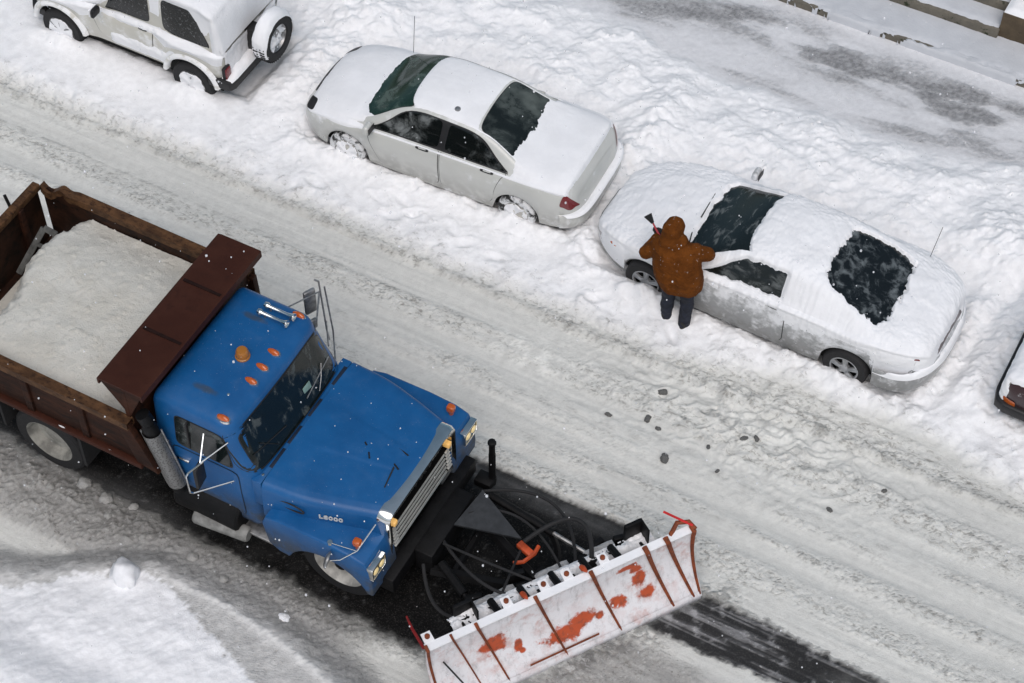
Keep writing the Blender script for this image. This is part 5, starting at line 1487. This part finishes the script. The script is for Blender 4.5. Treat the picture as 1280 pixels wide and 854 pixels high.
    bm = B(); tube(bm, [W(HALF - .30, -.03, 1.06), W(HALF - .16, -.12, 1.12), W(HALF - .04, -.06, 1.14), W(HALF, .03, 1.08)], .03, 8); obj('end_loop', bm, rustrib, pl)
    bm = B(); tube(bm, [W(-.45 * LEN, .10, .80), W(-.40 * LEN, .26, .40)], .011, 6); obj('deflector_wire', bm, BK, pl)
    # rear frame of the moldboard: two tubes, uprights, brackets
    bm = B()
    tube(bm, [W(-1.20, -.26, .78), W(1.25, -.26, .78)], .075, 4); tube(bm, [W(-1.35, -.20, .30), W(1.35, -.20, .30)], .06, 8)
    for s in (-1.15, -.65, -.2, .25, .7, 1.15):
        quad_slab(bm, [W(s, -.01, .95), W(s, -.34, .80), W(s, -.34, .30), W(s, .15, .15)], .03)
    bf = obj('moldboard_frame', bm, DK, pl)
    for s, hh in ((1.12, .30), (-1.08, .22)):
        bm = B(); box(bm, W(s, -.36, .80 + hh / 2), (.22, .05, hh), Matrix.Rotation(math.atan2(tv[1], tv[0]), 3, 'Z'), .008); box(bm, W(s + .11, -.28, .80 + hh / 2), (.02, .20, hh), Matrix.Rotation(math.atan2(tv[1], tv[0]), 3, 'Z'), .004); obj('frame_bracket', bm, DK, pl)
    # spring boxes
    for s in (-.75, -.38, .02, .42, .80):
        bm = B(); lathe(bm, [(0, -.16), (.045, -.16), (.045, .16), (0, .16)], W(s, -.16, .93), (nv[0], nv[1], .3), 10)
        obj('trip_spring', bm, DK, pl)
    # caked snow on the frame (broken up)
    xs = np.linspace(-1.28, 1.32, 260); qs = np.linspace(-1, 1, 15)
    Xs, Qs = np.meshgrid(xs, qs, indexing='ij')
    f1 = fbm(Xs * 4.5, Qs * .8, 4, 201); f2 = fbm(Xs * 14, Qs * 2.6, 3, 204)
    th = (.035 + .085 * f1 + .04 * f2) * (1 - np.abs(Qs) ** 3) - .006
    zf_ = .835 + np.maximum(th, -.012)
    P = np.stack([cc[0] + tv[0] * Xs + nv[0] * (-.27 + .11 * Qs), cc[1] + tv[1] * Xs + nv[1] * (-.27 + .11 * Qs), zf_ * (1 - .0 * Qs) - .03 * Qs ** 2], -1)
    mm = th > -.006; keep = mm[:-1, :-1] & mm[1:, 1:]
    gridmesh('caked_snow', P, M['car_snow'], pl, keep)
    # A-frame, quadrant, lift arm, cylinders, hoses
    bm = B()
    C0 = W(0.0, -.34, .42)
    tube(bm, [(.95, -.42, .50), C0], .07, 6); tube(bm, [(.95, .55, .50), C0], .07, 6); tube(bm, [(1.2, -.30, .5), (1.2, .45, .5)], .05, 6)
    obj('push_frame', bm, DK, pl)
    bm = B(); pts = [(1.62 + .62 * math.cos(a), .15 + .62 * math.sin(a) + .0, .52) for a in np.linspace(R(-95), R(105), 26)]
    tube(bm, pts, .04, 4); obj('quadrant_ring', bm, DK, pl)
    bm = B(); quad_slab(bm, [(.98, .08, .80), (1.74, .33, .72), (1.04, .66, .80)], .03); obj('lift_arm', bm, simple('lift_arm_grey', (.030, .032, .035), .5, 0, .25, 10, .1), pl)
    bm = B(); box(bm, (1.84, .24, .70), (.22, .09, .07), Matrix.Rotation(R(-18), 3, 'Z'), .012); tube(bm, [(1.96, .34, .72), (1.97, .22, .73), (1.90, .08, .70), (1.80, .02, .68)], .026, 6); obj('lift_clevis', bm, orange, pl)
    for a, b_ in (((1.05, -.35, .62), W(-.85, -.30, .55)), ((1.10, .75, .62), W(.75, -.30, .55))):
        a = Vector(a); b_ = Vector(b_); mid = a.lerp(b_, .55); bm = B(); tube(bm, [a, mid], .055, 10); cy = obj('angle_cylinder', bm, DK, pl)
        bm = B(); tube(bm, [mid, b_], .028, 8); obj('cylinder_rod', bm, M['steel'] if a.y > 0 else DK, pl)
    bm = B(); tube(bm, bez((1.80, .28, .78), (2.25, 1.15, 1.05), W(.55, -.30, .86), 18), .028, 8); tube(bm, bez((1.0, .7, .7), (1.9, 1.5, .55), W(.35, -.32, .70), 16), .02, 8); tube(bm, bez((.9, -.1, .75), (1.6, -.6, .9), W(-.5, -.32, .8), 16), .02, 8); tube(bm, bez((.9, -.5, .7), (1.3, -1.1, .4), W(-.9, -.32, .7), 16), .022, 8)
    obj('hydraulic_hose', bm, M['rubber'], pl)
    rg = random.Random(4)
    for k in range(9):
        s = -1.1 + .27 * k; z0 = .45 + .25 * rg.random(); bm = B()
        box(bm, W(s, -.45 - .15 * rg.random(), z0), (.10 + .12 * rg.random(), .07, .08 + .12 * rg.random()), Matrix.Rotation(math.atan2(tv[1], tv[0]) + rg.uniform(-.3, .3), 3, 'Z'), .01)
        lathe(bm, [(0, -.05), (.03, -.05), (.03, .05), (0, .05)], W(s, -.45, z0), (tv[0], tv[1], 0), 8); obj('linkage_block', bm, DK, pl)
    for a, m_, b_ in (((1.05, .3, .8), (1.5, .9, .7), W(.2, -.35, .75)), ((1.0, -.2, .8), (1.5, -.3, 1.0), W(-.2, -.35, .85)), ((1.8, .2, .7), (1.9, -.4, .8), W(-.6, -.35, .8))):
        bm = B(); tube(bm, bez(a, m_, b_, 16), .016, 7); obj('hydraulic_hose', bm, M['rubber'], pl)
    for s0, s1 in ((-.9, -.35), (-.1, .35), (.55, .95)):
        xs_ = np.linspace(s0, s1, 60); qs_ = np.linspace(-1, 1, 11); A1, A2 = np.meshgrid(xs_, qs_, indexing='ij')
        tt = (.03 + .06 * fbm(A1 * 6, A2 * 1.2, 4, 220)) * (1 - np.abs(A2) ** 3) * np.clip((A1 - s0) * (s1 - A1) * 40, 0, 1) - .008
        kp = tt > -.006; kp = kp[:-1, :-1] & kp[1:, 1:]
        gridmesh('caked_snow', np.stack([cc[0] + tv[0] * A1 + nv[0] * (-.46 + .07 * A2), cc[1] + tv[1] * A1 + nv[1] * (-.46 + .07 * A2), .66 + tt], -1), M['dusty_snow'], pl, kp)
    bm = B(); tube(bm, [(2.02, .06, .62), (2.16, -.02, .55)], .014, 6); obj('valve_rod', bm, M['chrome'], pl)
    bm = B(); tube(bm, [(.96, 1.04, .40), (.96, 1.04, 1.02)], .045, 8); tube(bm, [(.96, 1.04, 1.02), (.96, 1.04, 1.26)], .04, 8); lathe(bm, [(.055, 0), (.05, .03), (0, .05)], (.96, 1.04, 1.24), (0, 0, 1), 10); bx(bm, .78, 1.0, .90, 1.08, .42, .54, .01); obj('hitch_post', bm, DK, pl)

def salt():
    xs = np.arange(-5.40, -2.505, .025); ys = np.arange(-1.205, 1.2051, .025)
    X, Y = np.meshgrid(xs, ys, indexing='ij')
    n1 = fbm(X * 1.6, Y * 1.6, 4, 301); n2 = fbm(X * 6, Y * 6, 4, 304); n3 = fbm(X * 25, Y * 25, 2, 307)
    tail = -5.03 - .20 * np.sin(Y * 2.0 + .5) + .10 * n2 - .35 * sst(-.2, -1.1, Y) - .05
    z = 2.08 - .08 * np.abs(Y / 1.2) ** 2.2 + .030 * n1 + .012 * n2 + .007 * n3 + .022 * sst(.30, .55, n3 + .3 * n2) - .10 * sst(-3.0, -2.55, X) * sst(.2, -1.0, Y) - .06 * sst(.6, 1.15, Y)
    z = z - .10 * np.exp(-((X + 2.85) / .3) ** 2 - ((Y + .95) / .3) ** 2)
    z = 1.305 + (z - 1.305) * sst(-.02, .40, X - tail) ** .55
    P = np.stack([X, Y, z], -1)
    q = NT('gritty_salt_mix')
    f = q.noise(2.2, 5); g = q.noise(48, 4, .75)
    c = q.mix(q.ramp(f, .3, .7), (.58, .565, .51), (.66, .65, .60)); c = q.mix(q.ramp(g, .58, .70, 0, .55), c, (.33, .31, .27))
    c = q.mix(q.ramp(q.noise(3.3, 4, .6), .70, .78, 0, .6), c, (.40, .32, .20))
    q.pr(Base_Color=c, Roughness=.85); q.bump(g, .8, .02)
    o = gridmesh('salt_load', P, q.m)
    o.location = (-7.64, 10.72, .01)
    tag(o, 'heaped beige road salt filling the rusty truck bed', 'road salt')
# ================================================================== PERSON
def person():
    t = thing('person', 'person in a brown hooded jacket and dark jeans brushing snow off a car', 'person', (-5.93, 15.31, .06), 0)
    skin = simple('skin', (.45, .26, .19), .5); 
    J = dict(pel=(-.02, .0, .93), chest=(-.10, .09, 1.25), neck=(-.17, .14, 1.41), head=(-.21, .20, 1.525),
             shL=(-.30, .09, 1.335), elL=(-.49, .02, 1.12), wrL=(-.46, .24, 1.19), hdL=(-.47, .32, 1.21),
             shR=(.10, .14, 1.35), elR=(.25, .27, 1.23), wrR=(.14, .45, 1.02), hdR=(.11, .52, .985),
             hpL=(-.11, .0, .90), hpR=(.09, 0, .90), knL=(-.13, .03, .48), knR=(.125, .05, .48), anL=(-.125, .0, .09), anR=(.14, -.02, .08))
    J = {k: Vector(v) for k, v in J.items()}
    V = Vector
    def hand(h, wr, d, side):
        d = V(d).normalized(); up = V((0, 0, 1)); lat = d.cross(up).normalized()
        s = [(wr, h, .030, .036)]
        s.append((h - lat * .02, h + lat * .02, .030, .030))
        for k, (o, ln) in enumerate(((-.036, .055), (-.012, .066), (.012, .062), (.034, .048))):
            b0 = h + lat * o + d * .02; b1 = b0 + d * ln * .7 - up * .012; b2 = b1 + d * ln * .25 - up * .035
            s += [(b0, b1, .0115, .0105), (b1, b2, .0105, .009)]
        b0 = h - lat * .035 * side; b1 = b0 + d * .03 - lat * .03 * side - up * .01; s += [(b0, b1, .013, .011), (b1, b1 + d * .03, .011, .010)]
        return s
    dL = V((-.12, .5, .15)); dR = V((-.1, .6, -.05))
    hd = J['head']
    body = [(J['pel'], J['chest'], .13, .14), (J['shL'], J['shR'], .075, .075), (J['chest'], J['neck'], .12, .06), (J['neck'], hd, .055, .06),
            (hd + V((0, -.02, .03)), hd + V((0, .02, .02)), .095, .092), (hd + V((0, .05, -.06)), hd + V((0, .03, .0)), .055, .075), (hd + V((0, .115, .0)), hd + V((0, .12, -.015)), .016, .018),
            (hd + V((-.095, .0, 0)), hd + V((-.098, -.01, .02)), .018, .02), (hd + V((.095, .0, 0)), hd + V((.098, -.01, .02)), .018, .02), (hd + V((-.035, .10, .025)), hd + V((.035, .10, .025)), .014, .014),
            (J['shL'], J['elL'], .058, .045), (J['elL'], J['wrL'], .043, .030), (J['shR'], J['elR'], .058, .045), (J['elR'], J['wrR'], .043, .030),
            (J['hpL'], J['knL'], .085, .058), (J['knL'], J['anL'], .055, .04), (J['hpR'], J['knR'], .085, .058), (J['knR'], J['anR'], .055, .04),
            (J['hpL'], J['hpR'], .10, .10), (J['anL'], J['anL'] + V((-.02, .13, -.05)), .04, .03), (J['anR'], J['anR'] + V((.03, .13, -.05)), .04, .03)]
    body += hand(J['hdL'], J['wrL'], dL, 1) + hand(J['hdR'], J['wrR'], dR, -1)
    bo = blob('body', body, skin, t, .011, 3)
    jm = NT('brown_duck_canvas'); f = jm.noise(6, 6, .6); g = jm.noise(120, 2)
    c = jm.mix(jm.ramp(f, .3, .7), (.095, .029, .0045), (.155, .048, .0075)); c = jm.mix(jm.ramp(jm.noise(24, 4), .66, .70, 0, .45), c, (.62, .60, .58))
    jm.pr(Base_Color=c, Roughness=.9); jm.b.inputs['Specular IOR Level'].default_value = .12; jm.bump(jm.math('ADD', jm.noise(8, 5, .6, stretch=(.7, .7, 1.6), dist=1.2), jm.math('MULTIPLY', jm.noise(150, 2), .15)), .9, .04)
    jk = [(V((-.045, -.0, .86)), V((-.11, .01, 1.0)), .235, .245), (V((.10, .02, .86)), V((.07, .02, 1.0)), .225, .235), (V((-.11, .01, 1.0)), V((-.20, .06, 1.24)), .245, .215), (V((.07, .02, 1.0)), V((.0, .09, 1.25)), .235, .205),
          (J['shL'] + V((.03, 0, -.02)), J['shR'] + V((-.04, 0, -.02)), .115, .115), (J['shL'], J['elL'], .108, .092), (J['elL'], J['wrL'], .090, .066), (J['shR'], J['elR'], .112, .10), (J['elR'], J['wrR'], .098, .068),
          (J['chest'], J['neck'] + V((0, 0, -.02)), .16, .11)]
    jo = blob('jacket', jk, jm.m, t, .013, 8, .020, 3, 7)
    # straight hem
    bm = bmesh.new(); bm.from_mesh(jo.data)
    for v in bm.verts:
        if v.co.z < .80: v.co.z = .80 - (.80 - v.co.z) * .12
    bm.to_mesh(jo.data); bm.free()
    ho = blob('hood', [(hd + V((0, -.055, .045)), hd + V((.0, .03, .045)), .135, .13), (hd + V((.0, -.06, -.04)), hd + V((0, .03, -.04)), .14, .12), (J['neck'] + V((-.04, -.05, -.02)), J['neck'] + V((.06, -.02, -.02)), .15, .15)], jm.m, jo, .012, 6, .010, 9)
    dn = simple('dark_denim', (.010, .013, .024), .85, 0, .35, 14, .2)
    tr = [(J['hpL'] + V((0, 0, .02)), J['hpR'] + V((0, 0, .02)), .135, .135), (J['hpL'], J['knL'], .115, .090), (J['knL'], J['anL'] + V((0, 0, .02)), .092, .082), (J['hpR'], J['knR'], .115, .090), (J['knR'], J['anR'] + V((0, 0, .02)), .092, .082)]
    blob('trousers', tr, dn, t, .013, 4, .022, 21, 6)
    for a, dx in ((J['anL'], -.02), (J['anR'], .03)):
        blob('boot', [(a + V((0, -.045, -.04)), a + V((dx * .5, .06, -.035)), .052, .055), (a + V((dx * .5, .06, -.04)), a + V((dx, .17, -.045)), .055, .045), (a + V((0, -.01, .08)), a + V((0, -.02, -.02)), .062, .055)], simple('work_boot', (.016, .014, .012), .7), t, .011, 3)
    for h, w_, d_, s_ in ((J['hdL'], J['wrL'], dL, 1), (J['hdR'], J['wrR'], dR, -1)):
        blob('glove', [(a, b, ra + .006, rb + .006) for a, b, ra, rb in hand(h, w_, d_, s_)], simple('dark_glove', (.015, .013, .012), .8), t, .009, 2)
    # brush, held in the left hand
    bt = thing('snow_brush', 'red-handled snow brush held up by the person in brown', 'brush', (-5.93 - .47, 15.31 + .30, .06 + 1.24), 0)
    bm = B(); tube(bm, [(.10, -.06, -.05), (-.02, .0, .03), (-.10, .04, .10)], [.014, .014, .012], 8); obj('handle', bm, simple('red_plastic', (.42, .014, .03), .4), bt)
    bm = B(); p0, p1 = Vector((-.09, .035, .09)), Vector((-.18, .06, .17)); d = (p1 - p0).normalized(); s = Vector((.35, .2, .5)); s = (s - d * s.dot(d)).normalized(); n = d.cross(s)
    A_ = [p0 + s * .015, p1 + s * .055, p1 - s * .055, p0 - s * .015]
    quad_slab(bm, A_, .03); obj('scraper_head', bm, M['black'], bt)
# ================================================================== STEPS, PIER, LUMPS, FALLING SNOW
def conc(name, a, b, moss=True):
    q = NT(name); f = q.noise(5, 6, .65); c = q.mix(q.ramp(f, .3, .7), a, b)
    if moss: c = q.mix(q.ramp(q.noise(7, 6, .7), .56, .66), c, (.022, .030, .012))
    q.pr(Base_Color=c, Roughness=.9); q.bump(q.noise(28, 6, .7), .6, .02); return q.m
def steps():
    st = conc('old_step_concrete', (.115, .105, .085), (.165, .15, .12))
    t = thing('stone_steps', 'low concrete steps edged with moss and buried under snow', 'steps', (-9, 22, 0), 0)
    def L(x, y): return (x + 9, y - 22)
    for k, (y, z0, z1, x0, x1, yb) in enumerate(((21.56, -.05, .215, -22, 6, 22.30), (22.20, .15, .375, -22, -4.06, 22.85), (22.62, .3, .53, -22, -4.06, 24.0))):
        bm = B(); X0, Y0 = L(x0, y); X1, Y1 = L(x1, yb)
        bx(bm, X0, X1, Y0, Y1, z0, z1, .015); o = obj('step', bm, st, t)
        xs = np.arange(x0, x1 + .001, .04); ys = np.concatenate([np.arange(y - .05, y + .12, .012), np.arange(y + .12, yb + .02, .05)])
        Xg, Yg = np.meshgrid(xs, ys, indexing='ij')
        n1 = fbm(Xg * 1.4, Yg * 1.4, 4, 401 + k); n2 = fbm(Xg * 7, Yg * 7, 4, 404 + k)
        cov = .5 + .9 * fbm(Xg * .55 + k * 3.7, Yg * 0 + k, 3, 410) + .35 * n2
        front = sst(-.045, .03, Yg - y + .05 * n2 - .03 * (k == 0) * 0)
        over = sst(.72, .95, cov) if k else sst(.38, .75, cov)               # places where snow hangs over the riser
        z = z1 + .035 + .012 * n1 + .012 * n2
        edge = sst(.0, .10, Yg - y - .03 + .04 * n2)
        z = z1 - .012 + (z - z1 + .012) * np.maximum(edge, over * sst(-.045, .0, Yg - y))
        z = np.where((Yg < y) & (over > .3), z - (z1 - z0 - .10 * k) * sst(0, -.05, Yg - y) * .8, z)
        keep = ((Yg >= y) | (over > .3)); keep = keep[:-1, :-1] & keep[1:, 1:]
        gridmesh('step_snow', np.stack([Xg + 9, Yg - 22, z], -1), M['tread_snow'], o, keep)
    br = conc('brown_stone', (.085, .062, .038), (.125, .092, .056), False)
    br2 = conc('tan_stone', (.20, .155, .11), (.26, .20, .15), False)
    t2 = thing('stone_pier', 'brown stone block ending the snowy steps beside a tan wall', 'stone pier', (-3.2, 22.6, 0), 0)
    bm = B(); bx(bm, -.87, 2.4, -.34, .10, -.02, .70, .02); o = obj('pier_block', bm, br, t2)
    P = np.array([[(x, y, .698 + (.05 + .02 * float(fbm(np.array([x * 3]), np.array([y * 3]), 3, 3)[0])) * sst(0, .10, min(x + .87, y + .33, .62 + .0 - x if x < .62 else 9, .12 - y)) ) for y in np.linspace(-.33, .11, 16)] for x in np.linspace(-.86, -.30, 20)])
    gridmesh('pier_snow', P, M['car_snow'], o)
    bm = B(); bx(bm, -.80, 2.4, .11, .6, -.02, 1.25, .02); obj('pier_shaft', bm, br2, t2)
M['tread_snow'] = snow_mat('grey_tread_snow', (.56, .58, .61), 16, .5)
steps()

def lumpmesh(r, seed, sq=.7):
    bm = B(); bmesh.ops.create_icosphere(bm, subdivisions=3, radius=1)
    for v in bm.verts:
        p = v.co; f = float(fbm(np.array([p.x * 1.3 + seed * 3.1]), np.array([p.y * 1.3 + p.z * 1.7]), 3, seed)[0])
        v.co = p * (r * (1 + .55 * f)); v.co.z *= sq
    return bm
darkslush = NT('dark_slush'); darkslush.pr(Base_Color=darkslush.mix(darkslush.ramp(darkslush.noise(14, 5), .35, .65), (.035, .035, .035), (.20, .20, .19)), Roughness=.6); darkslush.bump(darkslush.noise(40, 4), .5, .01)
protos = []
for k in range(3):
    o = obj('slush_clod', lumpmesh(1, 60 + k), darkslush.m, None, 80); protos.append(o.data); bpy.data.objects.remove(o)
for i, (x, y, r) in enumerate(((-6.03, 13.60, .045), (-5.56, 13.77, .055), (-5.38, 13.70, .04), (-5.11, 13.32, .07), (-5.57, 14.22, .06), (-4.70, 13.73, .035), (-4.35, 14.04, .055), (-4.22, 14.11, .045), (-2.53, 14.17, .04), (-3.01, 13.61, .04), (-4.45, 13.46, .03))):
    o = link(bpy.data.objects.new('slush_clod', protos[i % 3])); o.location = (x, y, gz(x, y) + r * .25); o.scale = (r * 1.0, r * .7, r * .8); o.rotation_euler = (0, 0, i * 1.7)
    tag(o, 'small dark slush clod lying on the open snowy road', 'slush clod', 'dark slush clods on the road')
greyslush = NT('grey_slush'); greyslush.pr(Base_Color=greyslush.mix(greyslush.ramp(greyslush.noise(10, 5), .35, .65), (.30, .295, .28), (.48, .475, .46)), Roughness=.8); greyslush.bump(greyslush.noise(30, 5), .6, .015)
gp = []
for k in range(3):
    o = obj('slush_lump', lumpmesh(1, 80 + k), greyslush.m, None, 80); gp.append(o.data); bpy.data.objects.remove(o)
for i, (x, y, r) in enumerate(((-11.20, 9.56, .085), (-10.83, 9.50, .085), (-10.48, 9.58, .06), (-9.42, 9.30, .07), (-11.51, 9.30, .05), (-10.1, 9.25, .05), (-8.9, 9.2, .055), (-10.65, 9.3, .05))):
    o = link(bpy.data.objects.new('slush_lump', gp[i % 3])); o.location = (x, y, gz(x, y) + r * .2); o.scale = (r, r * .9, r); o.rotation_euler = (0, 0, i * 2.1)
    tag(o, 'grey slush lump on the dirty windrow beside the truck', 'slush lump', 'slush lumps beside the truck')
o = obj('snow_lump', lumpmesh(1, 91, .9), M['car_snow'], None, 85); o.scale = (.20, .15, .22); o.rotation_euler = (0, 0, -.5); o.location = (-9.86, 8.62, gz(-9.86, 8.62) + .05)
tag(o, 'large white snow lump perched on the crest of the ploughed bank', 'snow lump')
o = obj('ice_chunk', lumpmesh(1, 95, .6), M['car_snow']); o.scale = (.07, .05, .05); o.location = (-7.99, 9.10, gz(-7.99, 9.10) + .02)
tag(o, 'small pale ice chunk alone on the slush below the front wheel', 'ice chunk')

def falling_snow():
    bm = B(); bmesh.ops.create_icosphere(bm, subdivisions=1, radius=1)
    V0 = np.array([v.co[:] for v in bm.verts]); F0 = np.array([[v.index for v in f.verts] for f in bm.faces]); bm.free()
    n = 3600
    c = np.stack([rng.uniform(-19, 1, n), rng.uniform(5, 25, n), rng.uniform(.3, 9.5, n) ], -1)
    camp = np.array([0, 0, 20.5]); c = c[np.linalg.norm(c - camp, axis=1) > 11]
    s = np.clip(rng.lognormal(-5.1, .40, len(c)), .003, .013)
    st = np.stack([s, s, s * rng.uniform(1, 1.7, len(c))], -1)
    V = (V0[None] * st[:, None] + c[:, None]).reshape(-1, 3); Fq = (F0[None] + (np.arange(len(c)) * len(V0))[:, None, None]).reshape(-1, 3)
    fm = NT('snowflake'); fm.pr(Base_Color=(.9, .91, .93), Roughness=.8, Alpha=.5)
    o = npmesh('falling_snow', V, Fq, fm.m); tag(o, 'snowflakes drifting down over the whole street', 'snowfall', kind='stuff')
falling_snow()
sedan(); coupe(); wagon(); offroader()
truck(); salt(); person()
# ================================================================== LIGHT AND CAMERA
w = bpy.data.worlds.new('World'); scene.world = w; w.use_nodes = True
nt = w.node_tree; bg = nt.nodes['Background']
sky = nt.nodes.new('ShaderNodeTexSky'); sky.sky_type = 'NISHITA'; sky.sun_disc = False
SUN_EL, SUN_AZ = R(60), R(152)
sky.sun_elevation = SUN_EL; sky.sun_rotation = SUN_AZ
sky.air_density = 1.0; sky.dust_density = 4.0; sky.ozone_density = 1.0
hs = nt.nodes.new('ShaderNodeHueSaturation'); hs.inputs['Hue'].default_value = .475; hs.inputs['Saturation'].default_value = .95   # overcast: a pale sky
nt.links.new(sky.outputs[0], hs.inputs['Color']); nt.links.new(hs.outputs[0], bg.inputs['Color'])
bg.inputs['Strength'].default_value = .08
sun = bpy.data.lights.new('sun', 'SUN'); sun.energy = 1.2; sun.angle = R(60); sun.color = (1, .995, .985)
so = link(bpy.data.objects.new('sun', sun))
d = Vector((math.sin(SUN_AZ) * math.cos(SUN_EL), math.cos(SUN_AZ) * math.cos(SUN_EL), math.sin(SUN_EL)))
so.rotation_euler = d.to_track_quat('Z', 'Y').to_euler(); so.location = d * 40

cam = bpy.data.cameras.new('camera'); co = link(bpy.data.objects.new('camera', cam))
cam.sensor_width = 36; cam.lens = 2500 / 1280 * 36; cam.clip_end = 3000; cam.clip_start = .1
PITCH, AZ, HC = R(52), R(28.6), 20.5
co.location = (0, 0, HC)
co.rotation_euler = (math.pi / 2 - PITCH, 0, AZ)
scene.camera = co
vs = scene.view_settings
vs.view_transform = 'Standard'; vs.look = 'None'; vs.exposure = 0.22; vs.gamma = 1; vs.use_curve_mapping = False
